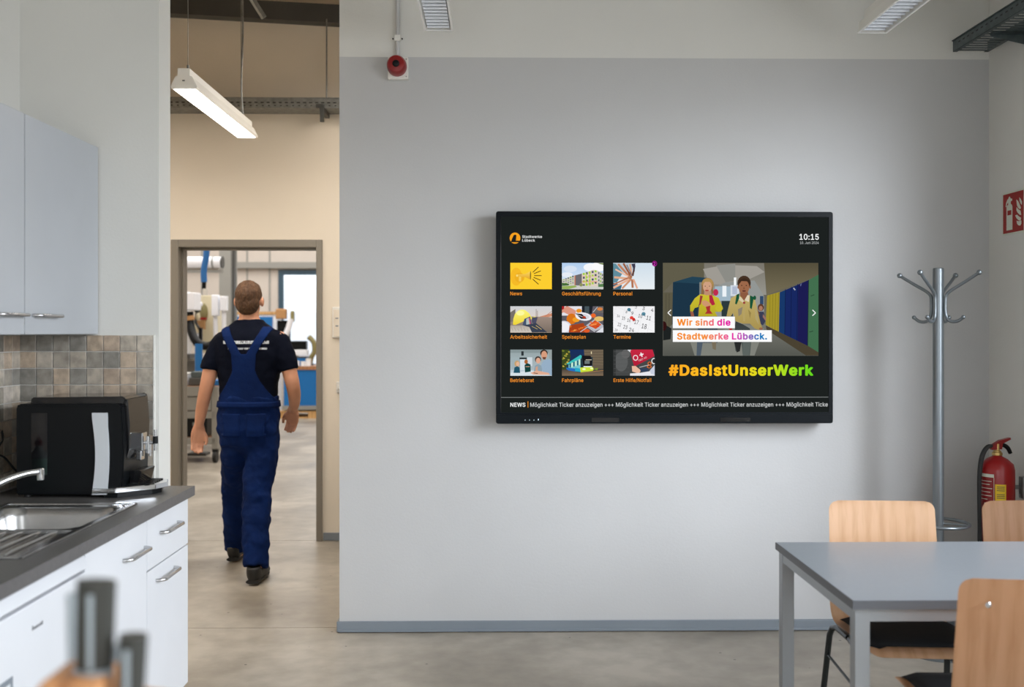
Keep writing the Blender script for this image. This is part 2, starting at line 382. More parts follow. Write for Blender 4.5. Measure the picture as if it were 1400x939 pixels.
# workshop shell
YF = 20.0
b = B(); box(b, -7.2, -7.0, YD+.12, YF, 0, 6.0); struct('wall_workshop_left', b, 'shop_panel')
b = B(); box(b, 4.5, 4.7, YD+.12, YF, 0, 6.0); struct('wall_workshop_right', b, 'shop_panel')
b = B(); box(b, -7, WX0-.12, YD, YD+.12, 0, 6.0); box(b, WX1+.12, 4.5, YD, YD+.12, 0, 6); box(b, WX0-.12, WX1+.12, YD, YD+.12, 4.1, 6); struct('wall_workshop_front', b, 'shop_panel')
struct('ceiling_workshop', box(B(), -7.2, 4.7, YD, YF+.2, 6.0, 6.2), 'shop_panel')
# far wall with window hole
wx0, wx1, wz0, wz1 = -4.36, -1.2, .75, 2.73
b = B(); box(b, -7, wx0, YF, YF+.2, 0, 6); box(b, wx1, 4.5, YF, YF+.2, 0, 6); box(b, wx0, wx1, YF, YF+.2, 0, wz0); box(b, wx0, wx1, YF, YF+.2, wz1, 6)
wfar = struct('wall_workshop_back', b, 'shop_panel')
for k in range(24):      # panel ribs
    x = -6.8+k*.45
    if not (wx0-.1 < x < wx1+.1): part('panel_joint', box(B(), x, x+.03, YF-.015, YF, 0, 6), 'shop_grey', wfar)
for z in (1.35, 2.76, 4.3):
    if z > wz1: part('wall_rail', box(B(), -7, 4.5, YF-.12, YF-.016, z, z+.12), 'shop_grey', wfar)
    else: part('wall_rail', box(B(), -7, wx0-.1, YF-.12, YF-.016, z, z+.12), 'shop_grey', wfar)
b = B(); box(b, wx0, wx1, YF-.03, YF+.05, wz1-.1, wz1); box(b, wx0, wx1, YF-.03, YF+.05, wz0, wz0+.1)
for x in (wx0, -2.9, wx1-.1): box(b, x, x+.1, YF-.03, YF+.05, wz0+.1, wz1-.1)
wf = struct('window_6', b, 'win_frame')
part('pane', box(B(), wx0+.1, -2.9, YF, YF+.012, wz0+.1, wz1-.1), 'glass', wf); part('pane', box(B(), -2.8, wx1-.1, YF, YF+.012, wz0+.1, wz1-.1), 'glass', wf)
# yard outside the workshop window
struct('trim_3', box(B(), -30, 20, YF+.25, 60, -.2, -.1), 'shop_panel')
struct('trim_6', box(B(), -14, 6, 44, 46, -.1, 2.3), 'white_machine')
b = B(); box(b, -4.09, -3.98, 14.9, 15.2, 0, 6); box(b, -4.12, -3.95, 14.86, 14.9, 0, 6); box(b, -4.12, -3.95, 15.2, 15.24, 0, 6)
struct('trim_4', b, 'shop_grey')
b = B(); box(b, -3.94, -3.905, 14.9, 14.98, 0, 6); struct('trim_5', b, 'dark_steel')

# ================================================================== splashback tiles
tones = [(176,166,152),(160,152,140),(182,164,144),(138,134,126),(186,176,162),(170,152,134),(148,142,132),(192,182,170)]
rowpat = ["63632504","24106320","36230520","30200221","42525003","31420251","42510342","15203420","24315024"]
tz = 1.486; tw = .0662; tg = .0035
me_t = None
def tile_mesh(axis):
    b = B(); h = (tw-tg)/2
    if axis == 'Y': box(b, -h, h, -.007, 0, -h, h, .0012, 1)
    else: box(b, 0, .007, -h, h, -h, h, .0012, 1)
    me = bpy.data.meshes.new('tile'); b.to_mesh(me); b.free(); me.materials.append(M['tile']); return me
mY, mX = tile_mesh('Y'), tile_mesh('X')
part('grout', box(B(), XL, -1.366, 3.998, 4.0, .885, tz), 'grout', wall_nook)
part('grout', box(B(), XL, XL+.002, 2.3, 3.998, .885, tz), 'grout', wall_left)
bx('edge_trim', 'white_plastic', wall_nook, -1.368, -1.363, 3.990, 4.0, .885, tz)
def addtile(me, par, loc, c):
    o = bpy.data.objects.new('tile', me); COL.objects.link(o); o.parent = par; o.location = loc; o.color = (*rgb(*c), 1)
for r in range(9):
    z = tz - tw*(r+.5)
    for c in range(8):
        x = -1.368 - tw*(7-c+.5)
        t = tones[int(rowpat[r][c])]
        addtile(mY, wall_nook, (x, 3.998, z), t)
    for c in range(24):
        addtile(mX, wall_left, (XL+.002, 3.998 - .012 - tw*(c+.5), z), random.choice(tones))

# ================================================================== KITCHEN
t = thing('worktop', 'dark grey laminate kitchen worktop with brushed front edge along the left wall', 'worktop', (-1.55, 3.0, .85))
SX0, SX1, SY0, SY1 = -1.735, -1.276, 2.70, 3.56   # sink outline
b = B()
for d in ((XL+.01, -1.204, SY1-.02, 3.988), (XL+.01, -1.204, .9, SY0+.02), (XL+.01, SX0+.02, SY0+.02, SY1-.02), (SX1-.02, -1.204, SY0+.02, SY1-.02)):
    box(b, d[0], d[1], d[2], d[3], .848, .885)
part('top', b, 'worktop', t)
part('edge_band', box(B(), -1.204, -1.202, .9, 3.988, .848, .885), 'worktop_edge', t)
part('edge_band', box(B(), -1.88, -1.202, 3.988, 3.9895, .848, .885), 'worktop_edge', t)
# sink
t = thing('sink', 'stainless steel inset sink with a bowl and ribbed drainer in the dark worktop', 'sink', (-1.5, 3.1, .885))
b = B(); zt = .888
bx0, bx1, by0, by1 = -1.70, -1.305, 3.10, 3.49
for d in ((SX0, bx0, SY0, SY1), (bx1, SX1, SY0, SY1), (bx0, bx1, by1, SY1)): box(b, d[0], d[1], d[2], d[3], .8855, zt)
for d in ((SX0, SX0+.012, SY0, SY1), (SX1-.012, SX1, SY0, SY1), (SX0, SX1, SY0, SY0+.012), (SX0, SX1, SY1-.012, SY1)): box(b, d[0], d[1], d[2], d[3], .8855, .8915, .0015)
part('rim', b, 'sink_steel', t)
b = B()
def rrect(x0, x1, y0, y1, r, n=6):
    o = []
    for cx, cy, a0 in ((x1-r,y1-r,0),(x0+r,y1-r,PI/2),(x0+r,y0+r,PI),(x1-r,y0+r,1.5*PI)):
        for i in range(n+1):
            a = a0 + PI/2*i/n; o.append((cx+r*math.cos(a), cy+r*math.sin(a)))
    return o
rings = []
for k, (ins, z, r) in enumerate(((-.004, zt+.0008, .07), (.0, zt-.003, .07), (.008, zt-.03, .068), (.016, .79, .065), (.03, .752, .06), (.07, .742, .04), (.16, .738, .02))):
    rings.append([b.verts.new((x, y, z)) for x, y in rrect(bx0+ins, bx1-ins, by0+ins, by1-ins, r)])
for a, c in zip(rings, rings[1:]):
    for i in range(len(a)): f = b.faces.new((a[i], a[(i+1)%len(a)], c[(i+1)%len(a)], c[i])); f.smooth = True
b.faces.new(rings[-1])
part('bowl', b, 'sink_steel', t, sharp=False)
b = B(); box(b, bx0, bx1, SY0+.01, by0+.004, .880, .8835)
box(b, bx0, bx1, by0-.015, by0+.004, .8835, zt, .001)
part('drainer', b, 'sink_steel', t)
for k in range(7):
    x = -1.66 + k*.052
    part('drainer_rib', tube(B(), [(x, SY0+.05, .8845), (x, SY0+.09, .8885), (x, by0-.07, .8885), (x, by0-.03, .8845)], .004, 8), 'sink_steel', t)
part('drain', lathe(B(), [(.0,.003),(.02,.003),(.028,.006),(.035,.003),(.035,0)], (-1.5, 3.3, .7385)), 'chrome', t)
part('drain', lathe(B(), [(.0,.002),(.018,.002),(.022,.004),(.022,0)], (-1.33, 3.54-.015, .8885)), 'chrome', t)
# faucet
t = thing('faucet', 'chrome mixer tap with a long arched spout over the sink bowl', 'faucet', (-1.715, 3.02, .888))
part('base', lathe(B(), [(.027,0),(.027,.008),(.023,.014),(.022,.07),(.020,.078),(.004,.080)], (-1.715, 3.02, .888)), 'chrome', t)
part('spout', tube(B(), [(-1.715,3.02,.93),(-1.67,3.08,.955),(-1.62,3.15,.992),(-1.575,3.215,1.022),(-1.535,3.27,1.036),(-1.51,3.30,1.038)], [.013,.012,.011,.0105,.010,.010], 14, sm=True), 'chrome', t)
part('nozzle', lathe(B(), [(.0,-.024),(.010,-.024),(.011,-.020),(.011,.012),(.008,.015)], (-1.503, 3.308, 1.034)), 'chrome', t)
part('lever', tube(B(), [(-1.715,3.02,.962),(-1.72,2.99,.985),(-1.73,2.93,1.005)], [.010,.007,.006], 10, sm=True), 'chrome', t)
# dish soap
t = thing('dish_soap_bottle', 'small clear bottle of green dish soap with red cap behind the tap', 'bottle', (-1.778, 3.50, .885))
c = (-1.778, 3.50, .885)
t.location = c
part('bottle_body', lathe(B(), [(.001,.002),(.030,.001),(.034,.008),(.035,.12),(.032,.14),(.020,.155),(.012,.168),(.012,.178),(.001,.178)], c), 'clear_plastic', t)
part('liquid', lathe(B(), [(.001,.004),(.029,.004),(.0325,.010),(.0335,.085),(.001,.085)], c), 'green_liquid', t)
b = lathe(B(), [(.0355,.052),(.0358,.054),(.0358,.122),(.0355,.124)], c); part('label', b, 'label_green', t)
part('cap', lathe(B(), [(.014,.172),(.014,.190),(.007,.195),(.006,.205),(.001,.206)], c), 'red_dark', t)
# coffee machine
t = thing('coffee_machine', 'black automatic coffee machine with curved silver side panel on the worktop', 'coffee machine', (-1.58, 3.83, .885))
mx0, mx1, my0, my1 = -1.772, -1.372, 3.70, 3.965
b = prism(B(), [(mx0,.897),(-1.392,.897),(-1.380,.95),(-1.376,1.08),(-1.384,1.225),(-1.394,1.232),(mx0+.01,1.232),(mx0,1.222)], 'Y', my0, my1)
bmesh.ops.bevel(b, geom=b.edges[:], offset=.005, segments=2, affect='EDGES')
part('body', b, 'black_plastic', t)
b = prism(B(), [(-1.73,1.225),(-1.385,1.225),(-1.376,1.245),(-1.384,1.259),(-1.725,1.255)], 'Y', my0+.02, my1-.01)
bmesh.ops.bevel(b, geom=b.edges[:], offset=.004, segments=2, affect='EDGES')
part('lid', b, 'black_gloss', t)
b = prism(B(), [(-1.437,.98),(-1.396,.98),(-1.384,1.0),(-1.368,1.06),(-1.364,1.15),(-1.372,1.247),(-1.437,1.247)], 'Y', my0+.028, my1-.028)
part('front_panel', b, 'black_gloss', t)
# silver bowed strip
L_, R_ = [], []
for i in range(13):
    u = i/12; z = .898 + .302*u; bow = .028*math.sin(PI*min(1, u*1.05))
    L_.append((-1.490 + bow*.45, z)); R_.append((-1.437 + bow*.30 + (.002 if u > .9 else 0), z))
part('silver_strip', prism(B(), L_ + R_[::-1], 'Y', my0-.010, my0+.002), 'strip_silver', t)
bx('water_tank', 'black_gloss', t, -1.715, -1.655, my0-.003, my0+.002, .97, 1.20, bev=.001)
part('spout', (lambda b: (box(b, -1.372, -1.342, 3.80, 3.85, 1.045, 1.115, .004), box(b, -1.370, -1.350, 3.805, 3.845, 1.010, 1.045, .003), b)[-1])(B()), 'chrome', t)
part('milk_nozzle', (lambda b: (cyl(b, (-1.330,3.825,1.035),(-1.330,3.825,1.10), .007), cyl(b, (-1.345,3.825,1.075),(-1.305,3.825,1.075), .006), cyl(b, (-1.303,3.825,1.045),(-1.303,3.825,1.125), .0055), cyl(b, (-1.335,3.86,1.02),(-1.335,3.86,1.08), .005), b)[-1])(B()), 'chrome', t)
part('grip', cyl(B(), (-1.303,3.825,1.072),(-1.303,3.825,1.10), .010), 'black_plastic', t)
b = prism(B(), [(-1.375,.905),(-1.352,.905),(-1.332,.975),(-1.340,.978),(-1.375,.975)], 'Y', my0+.06, my1-.06); part('cup_niche', b, 'black_gloss', t)
b = prism(B(), [(-1.487,my0-.014),(-1.40,my0-.018),(-1.285,my0+.075),(-1.258,my0+.135),(-1.285,my1-.05),(-1.375,my1-.02),(-1.487,my1-.02)][1:], 'Z', .905, .924)
b2 = prism(B(), [(-1.487,my0-.010),(-1.40,my0-.010),(-1.40,my0+.02),(-1.487,my0+.02)], 'Z', .905, .924); b2.free()
box(b, -1.487, -1.40, my0-.018, my0+.01, .905, .922)
bmesh.ops.bevel(b, geom=b.edges[:], offset=.002, segments=1, affect='EDGES')
tr = part('drip_tray', b, 'chrome', t)
part('tray_base', prism(B(), [(-1.45,my0),(-1.40,my0),(-1.30,my0+.08),(-1.28,my0+.13),(-1.30,my1-.06),(-1.45,my1-.03)], 'Z', .8855, .905), 'black_plastic', t)
for k in range(7):
    y = my0+.05+k*.024
    part('tray_slat', box(B(), -1.385, -1.300, y, y+.012, .924, .928), 'black_plastic', tr)
for x in (mx0+.03, mx1-.06):
    for y in (my0+.03, my1-.03): part('foot', cyl(B(), (x,y,.8853),(x,y,.898), .012), 'rubber', t)
o = part('power_cable', tube(B(), [(-1.775,3.86,.93),(-1.83,3.84,.96),(-1.86,3.80,1.02),(-1.865,3.74,1.05),(-1.87,3.80,1.09),(-1.893,3.84,1.12)], .004, 8, sm=True), 'rubber')
tag(o, 'black power cable curling from the coffee machine to the tiled wall', 'cable')

def bar_handle(par, x, y0, y1, z, drop=0):
    """bow handle on a face at x looking to +x"""
    b = tube(B(), [(x, y0, z),(x+.012, y0+.001, z),(x+.026, y0+.010, z),(x+.030, y0+.022, z),(x+.030, y1-.022, z),(x+.026, y1-.010, z),(x+.012, y1-.001, z),(x, y1, z)], .0062, 12)
    return part('handle', b, 'steel', par)
FX = -1.231      # face of base fronts
def base_unit(y0, y1, label, fronts, grp):
    t = thing('base_cabinet', label, 'cabinet', (-1.55, (y0+y1)/2, 0), grp)
    b = B(); box(b, XL+.02, FX-.021, y0+.001, y0+.018, .10, .847); box(b, XL+.02, FX-.021, y1-.018, y1-.001, .10, .847)
    box(b, XL+.02, FX-.021, y0+.018, y1-.018, .10, .118); box(b, XL+.02, XL+.03, y0+.018, y1-.018, .118, .847)
    part('carcass', b, 'cab_white', t)
    bx('plinth', 'base_grey', t, -1.31, -1.295, y0+.001, y1-.001, .002, .0995)
    for kind, z0, z1, hz in fronts:
        d = bx(kind, 'cab_white', t, FX-.019, FX, y0+.0015, y1-.0015, z0, z1, bev=.001)
        bar_handle(d, FX, *hz)
    return t
base_unit(3.528, 3.995, 'white base cabinet with one drawer over a door at the far end of the worktop', [('drawer', .655, .842, (3.66, 3.86, .765)), ('door', .102, .650, (3.62, 3.82, .60))], 'white base cabinets')
base_unit(2.998, 3.526, 'white base cabinet with a single door under the sink bowl', [('door', .102, .842, (3.30, 3.50, .745))], 'white base cabinets')
# end panel toward the passage is the last carcass side; undercounter appliance
t = thing('dishwasher', 'white undercounter appliance with a thick top lip below the near worktop', 'appliance', (-1.55, 2.69, 0))
b = box(B(), -1.84, -1.246, 2.40, 2.985, .02, .790, .004); part('body', b, 'white_enamel', t)
part('top_lip', prism(B(), [(-1.84,.792),(-1.225,.792),(-1.215,.800),(-1.228,.832),(-1.245,.838),(-1.84,.838)], 'Y', 2.395, 2.985), 'white_enamel', t)
d = bx('door', 'white_enamel', t, -1.246, -1.222, 2.402, 2.983, .06, .784, bev=.004)
bx('door_recess', 'base_grey', d, -1.2223, -1.2212, 2.41, 2.535, .30, .63); bx('recess_panel', 'white_enamel', d, -1.2213, -1.2205, 2.41, 2.52, .29, .615)
b = B()
for k, (yy, h) in enumerate(((2.640,.012),(2.650,.007),(2.658,.007),(2.667,.008),(2.676,.007),(2.686,.008),(2.695,.010))):
    box(b, -1.2223, -1.2216, yy, yy+.006, .712, .712+h)
part('badge', b, 'ink', d)
t = thing('base_cabinet', 'white base cabinet with a plain door under the nearest worktop end', 'cabinet', (-1.55, 1.6, 0), 'white base cabinets')
bx('carcass', 'cab_white', t, XL+.02, FX-.021, .92, 2.39, .10, .847)
for y0, y1 in ((.922, 1.654), (1.657, 2.388)):
    d = bx('door', 'cab_white', t, FX-.019, FX, y0, y1, .102, .842, bev=.001); bar_handle(d, FX, y0+.06, y0+.26, .745)
bx('plinth', 'base_grey', t, -1.31, -1.295, .92, 2.39, .002, .0995)
# wall cabinets
CX = -1.587
def wall_unit(y0, y1, label, hy):
    t = thing('wall_cabinet', label, 'cabinet', (-1.75, (y0+y1)/2, 1.49), 'pale grey wall cabinets')
    bx('carcass', 'cab_grey', t, XL+.002, CX-.021, y0+.001, y1-.001, 1.492, 2.233)
    d = bx('door', 'cab_grey', t, CX-.019, CX, y0+.002, y1-.002, 1.490, 2.233, bev=.001)
    bar_handle(d, CX, *hy, 1.555)
wall_unit(3.377, 3.995, 'pale grey wall cabinet nearest the passage, with a bar handle low on its door', (3.43, 3.62))
wall_unit(2.757, 3.375, 'pale grey wall cabinet left of the one next to the passage', (3.17, 3.36))
wall_unit(2.137, 2.755, 'pale grey wall cabinet nearest the camera', (2.2, 2.39))

# ================================================================== TABLE
TX0, TX1, TY0, TY1, TZ = .993, 2.40, 2.758, 3.529, .75
t = thing('table', 'rectangular grey table with dark edge and square silver legs', 'table', ((TX0+TX1)/2, (TY0+TY1)/2, 0))
bx('tabletop', 'table_top', t, TX0+.002, TX1-.002, TY0+.002, TY1-.002, TZ-.024, TZ)
b = B()
for d in ((TX0,TX1,TY0,TY0+.002),(TX0,TX1,TY1-.002,TY1),(TX0,TX0+.002,TY0+.002,TY1-.002),(TX1-.002,TX1,TY0+.002,TY1-.002)): box(b, *d, TZ-.025, TZ-.0004)
part('edge_band', b, 'table_edge', t)
b = B(); a0, a1 = TZ-.062, TZ-.026
box(b, TX0+.05, TX1-.05, TY0+.012, TY0+.032, a0, a1, .001); box(b, TX0+.05, TX1-.05, TY1-.032, TY1-.012, a0, a1, .001)
box(b, TX0+.012, TX0+.032, TY0+.05, TY1-.05, a0, a1, .001); box(b, TX1-.032, TX1-.012, TY0+.05, TY1-.05, a0, a1, .001)
part('apron', b, 'silver', t)
for x in (TX0+.010, TX1-.052):
    for y in (TY0+.010, TY1-.052):
        l = bx('leg', 'silver', t, x, x+.042, y, y+.042, .012, TZ-.026, bev=.0015)
        bx('foot', 'black_plastic', l, x+.003, x+.039, y+.003, y+.039, 0, .012)

# ================================================================== CHAIRS
def make_chair():
    """local: seat toward -Y, back at y = 0"""
    t = thing('chair', '', 'chair', (0,0,0), 'plywood shell chairs at the table')
    prof = [(-.455,.432),(-.44,.448),(-.40,.458),(-.30,.456),(-.18,.446),(-.10,.440),(-.055,.447),(-.025,.470),(-.008,.51),(0,.56),(.010,.65),(.022,.75),(.036,.865)]
    P = smooth_path([(0,y,z) for y,z in prof], 12)
    n = len(P); b = B(); rows = []; nx = 16
    acc = [0]
    for i in range(1, n): acc.append(acc[-1]+(P[i]-P[i-1]).length)
    T = acc[-1]
    for i, p in enumerate(P):
        s = acc[i]; u = s/T
        w_ = .203 if u < .4 else .203 - .009*(u-.4)/.6
        r = .035 if u > .5 else .065
        for e in (s, T-s):
            if e < r: w_ -= r - math.sqrt(max(0, r*r-(r-e)**2))
        row = []
        for j in range(nx+1):
            q = -1+2*j/nx; bend = .010*q*q*(1 if u > .6 else .2)
            tan = (P[min(i+1,n-1)]-P[max(i-1,0)]).normalized(); nrm = Vector((0,-tan.z,tan.y))
            row.append(b.verts.new(p + Vector((q*w_,0,0)) + nrm*bend))
        rows.append(row)
    for i in range(n-1):
        for j in range(nx): f = b.faces.new((rows[i][j], rows[i][j+1], rows[i+1][j+1], rows[i+1][j])); f.smooth = True
    geom = bmesh.ops.solidify(b, geom=b.faces[:], thickness=.011)
    bmesh.ops.recalc_face_normals(b, faces=b.faces[:])
    b.normal_update()
    for f in b.faces:
        if f.calc_area() and min(e.calc_length() for e in f.edges) > .0105 and max(e.calc_length() for e in f.edges) < 0: pass
    # thin rim faces get the ply edge material
    for f in b.faces:
        ls = sorted(e.calc_length() for e in f.edges)
        if len(f.edges) == 4 and sum(1 for e in f.edges if abs(e.calc_length()-.011) < .0012) == 2 and any(abs(e.calc_length()-.011) > .0012 for e in f.edges) or False:
            # rim faces touch an edge that belonged to the boundary
            if f.calc_area() < .0006 and (abs(f.normal.x) > .55 or f.calc_center_median().z > .86 or f.calc_center_median().y < -.43): f.material_index = 1
    part('shell', b, ['beech', 'ply_edge'], t)
    b = B(); rows = []
    for i, (y, z) in enumerate(((-.43,.462),(-.41,.475),(-.36,.484),(-.25,.484),(-.14,.474),(-.09,.466),(-.07,.458))):
        row = []
        for j in range(9):
            q = -1+2*j/8; ww = .185 if 0 < i < 6 else .165
            zz_ = z - (.014 if abs(q) == 1 else 0)
            row.append(b.verts.new((q*ww, y, zz_)))
        rows.append(row)
    for i in range(len(rows)-1):
        for j in range(8): f = b.faces.new((rows[i][j], rows[i][j+1], rows[i+1][j+1], rows[i+1][j])); f.smooth = True
    bmesh.ops.solidify(b, geom=b.faces[:], thickness=.014); bmesh.ops.recalc_face_normals(b, faces=b.faces[:])
    part('seat_pad', b, 'pad', t, sharp=False)
    for s in (-1, 1):
        part('leg', tube(B(), [(s*.19,-.24,.425),(s*.198,-.355,.425),(s*.206,-.385,.415),(s*.212,-.395,.385),(s*.222,-.41,.20),(s*.232,-.425,.012)], .011, 12), 'leg_black', t)
        part('leg', tube(B(), [(s*.19,-.22,.425),(s*.198,-.10,.425),(s*.206,-.07,.415),(s*.212,-.055,.385),(s*.222,-.02,.20),(s*.232,.02,.012)], .011, 12), 'leg_black', t)
        for y in (-.425, .02): part('foot', cyl(B(), (s*.232,y,0),(s*.232,y,.016), .013), 'rubber', t)
        part('side_bar', tube(B(), [(s*.216,-.398,.31),(s*.216,-.045,.31)], .005, 8), 'leg_black', t)
    b = B(); 
    for y in (-.30, -.13): cyl(b, (-.19,y,.421),(.19,y,.421), .010)
    part('crossbar', b, 'leg_black', t)
    for x in (-.125, .125): part('bolt', lathe(B(), [(.0,.0035),(.005,.003),(.008,0)], (x, .044-.006, .80), 'Y', 14), 'steel', t)
    return t
def copy_tree(o, parent=None):
    c = o.copy(); COL.objects.link(c); c.parent = parent
    for ch in list(o.children): copy_tree(ch, c)
    return c
ch0 = make_chair()
spots = [(1.440, 3.68, -.07, 'light plywood chair behind the table, in front of the coat stand'),
         (2.010, 3.68, .05, 'light plywood chair behind the table beside the fire extinguisher'),
         (1.385, 2.56, PI-.04, 'plywood chair with its back to the camera at the near table side')]
for i, (x, y, r, lb) in enumerate(spots):
    o = ch0 if i == 0 else copy_tree(ch0)
    o.location = (x, y, 0); o.rotation_euler = (0, 0, r); o['label'] = lb
    if i == 2: pass

# ================================================================== COAT STAND
cx, cy = 2.065, 4.62
t = thing('coat_stand', 'silver tubular coat stand with four hooked arms and umbrella ring by right corner', 'coat stand', (cx, cy, 0))
part('pole', (lambda b: (cyl(b, (cx,cy,.03),(cx,cy,1.792), .0245, n=28), lathe(b, [(.0245,0),(.022,.004),(.001,.005)], (cx,cy,1.792)), b)[-1])(B()), 'rack_silver', t)
part('base', lathe(B(), [(.001,0),(.15,0),(.15,.010),(.135,.022),(.05,.034),(.03,.05),(.001,.05)], (cx,cy,0), n=40), 'rack_silver', t)
for k, a in enumerate((42, 132, 222, 312)):
    a = math.radians(a); ca, sa = math.cos(a), math.sin(a)
    r_up, zt_ = .183, 1.765
    pts = [(.113,1.563),(.090,1.548),(.060,1.546),(.040,1.563),(.033,1.595),(.033,1.64),(.037,1.668),(.060,1.690),(.115,1.723),(r_up,zt_)]
    tb = tube(B(), [(cx+r*ca, cy+r*sa, z) for r, z in pts], .0075, 12, sm=True, k=4)
    arm = part('arm', tb, 'rack_silver', t)
    part('knob', ball(B(), (cx+(r_up+.004)*ca, cy+(r_up+.004)*sa, zt_+.003), .0125), 'rack_silver', arm)
    part('knob', ball(B(), (cx+.116*ca, cy+.116*sa, 1.566), .0100), 'rack_silver', arm)
ring = [(cx+.135*math.cos(2*PI*k/40), cy-.0+.135*math.sin(2*PI*k/40), .605) for k in range(40)]
b = tube(B(), ring, .0075, 10, closed=True)
for a in (90, 210, 330): cyl(b, (cx+.02*math.cos(math.radians(a)), cy+.02*math.sin(math.radians(a)), .605), (cx+.135*math.cos(math.radians(a)), cy+.135*math.sin(math.radians(a)), .605), .005, n=8)
part('umbrella_ring', b, 'rack_silver', t)

# ================================================================== EXTINGUISHER
ex, ey, ez = 2.342, 4.62, .42
t = thing('fire_extinguisher', 'dark red fire extinguisher hanging on the right wall behind the chairs', 'fire extinguisher', (ex, ey, ez))
part('tank', lathe(B(), [(.001,.012),(.060,.0),(.074,.016),(.076,.03),(.076,.435),(.070,.462),(.045,.485),(.022,.497),(.018,.505),(.001,.505)], (ex,ey,ez), n=40), 'red', t)
part('base_ring', lathe(B(), [(.077,0),(.078,.002),(.078,.045),(.077,.047)], (ex,ey,ez), n=40), 'black_plastic', t)
part('valve', (lambda b: (lathe(b, [(.020,.500),(.023,.503),(.023,.514),(.018,.517),(.018,.522),(.012,.525),(.012,.555),(.001,.556)], (ex,ey,ez)), b)[-1])(B()), 'brass', t)
part('lever', prism(B(), [(ex-.032,ez+.535),(ex-.022,ez+.552),(ex+.01,ez+.572),(ex+.058,ez+.584),(ex+.060,ez+.576),(ex+.022,ez+.556),(ex+.018,ez+.53),(ex-.028,ez+.527)], 'Y', ey-.011, ey+.011), 'red_dark', t)
part('carry_handle', tube(B(), [(ex+.008,ey,ez+.545),(ex+.03,ey,ez+.548),(ex+.05,ey,ez+.535),(ex+.063,ey,ez+.510)], [.009,.010,.010,.009], 10, sm=True), 'black_plastic', t)
part('hose', tube(B(), [(ex-.012,ey,ez+.538),(ex-.045,ey-.005,ez+.542),(ex-.075,ey-.01,ez+.50),(ex-.090,ey-.015,ez+.42),(ex-.092,ey-.015,ez+.30),(ex-.090,ey-.015,ez+.15),(ex-.088,ey-.015,ez+.05)], [.009,.010,.011,.010,.009,.009,.012], 12, sm=True), 'rubber', t)
def wrap(par, name, m, a0, a1, z0, z1, rad=.0765, d=.001):
    b = B(); n = 10; A = []
    for rr in (rad, rad+d):
        for z in (z0, z1):
            A.append([b.verts.new((ex+rr*math.cos(a0+(a1-a0)*k/n), ey+rr*math.sin(a0+(a1-a0)*k/n), ez+z)) for k in range(n+1)])
    for k in range(n):
        b.faces.new((A[2][k],A[2][k+1],A[3][k+1],A[3][k])); b.faces.new((A[1][k],A[1][k+1],A[3][k+1],A[3][k])); b.faces.new((A[0][k],A[0][k+1],A[2][k+1],A[2][k]))
    return part(name, b, m, par)
R = math.radians
lab = wrap(t, 'label', 'red_dark', R(168), R(234), .05, .42)
wrap(lab, 'label_border', 'sign_white', R(168), R(233.5), .405, .42, .0778, .0006)
wrap(lab, 'label_border', 'sign_white', R(232.5), R(234), .05, .405, .0778, .0006)
for z, a in ((.385,226),(.37,220),(.352,228),(.335,222),(.318,226),(.301,212)):
    wrap(lab, 'print_line', 'sign_white', R(176), R(a), z, z+.0028, .0778, .0005)
wrap(lab, 'print_mark', 'sign_white', R(200), R(212), .24, .285, .0778, .0006)
yl = wrap(t, 'inspection_label', 'yellow', R(237), R(272), .295, .375)
for z in (.362,.354,.345,.327,.319,.311): wrap(yl, 'print_line', 'ink', R(242), R(267), z, z+.003, .0778, .0004)
b = B(); box(b, XR-.03, XR-.001, ey-.02, ey+.02, ez+.30, ez+.40, .003); box(b, ex+.06, XR-.02, ey+.01, ey+.014, ez+.34, ez+.36); cyl(b, (ex+.068,ey,ez+.30),(ex+.068,ey,ez+.40), .006, n=10)
part('wall_bracket', b, 'galv', t)

# ================================================================== FIRE SIGN (on right wall)
sy0, sy1, sz0, sz1 = 4.636, 4.838, 1.967, 2.175
t = thing('fire_extinguisher_sign', 'red square sign with white extinguisher and flames on the right wall', 'sign', (XR, (sy0+sy1)/2, sz0))
bx('sign_plate', 'sign_white', t, XR-.004, XR-.0005, sy0, sy1, sz0, sz1)
bx('red_field', 'red_print', t, XR-.0048, XR-.004, sy0+.007, sy1-.007, sz0+.009, sz1-.009)
def sgn(u, v): return (sy1-.007-(u-200)/265*(sy1-sy0-.014), sz1-.009-(v-225)/500*(sz1-sz0-.018))  # drawn in the plate's own grid
def spoly(name, uv, m='sign_white', d=.0056): return part(name, prism(B(), [sgn(u,v) for u,v in uv], 'X', XR-d, XR-.0048), m, t)
spoly('extinguisher_symbol', [(248,690),(325,690),(325,400),(318,375),(303,360),(303,330),(322,322),(322,300),(300,290),(292,265),(278,268),(275,285),(258,300),(243,335),(236,385),(246,390),(254,350),(270,335),(272,362),(254,378),(248,400)])
spoly('extinguisher_label', [(262,440),(312,440),(312,500),(262,500)], 'red_print', .006)
for uv in ([(378,325),(400,350),(420,400),(435,440),(425,455),(405,440),(385,400)], [(415,305),(432,330),(448,370),(446,405),(432,390),(418,350)],
           [(380,420),(400,450),(430,475),(438,530),(420,525),(395,495),(378,460)], [(362,520),(385,515),(412,545),(436,565),(430,600),(405,590),(380,560)], [(380,590),(405,602),(440,600),(440,640),(425,660),(400,650),(385,625)]):
    spoly('flame', uv)

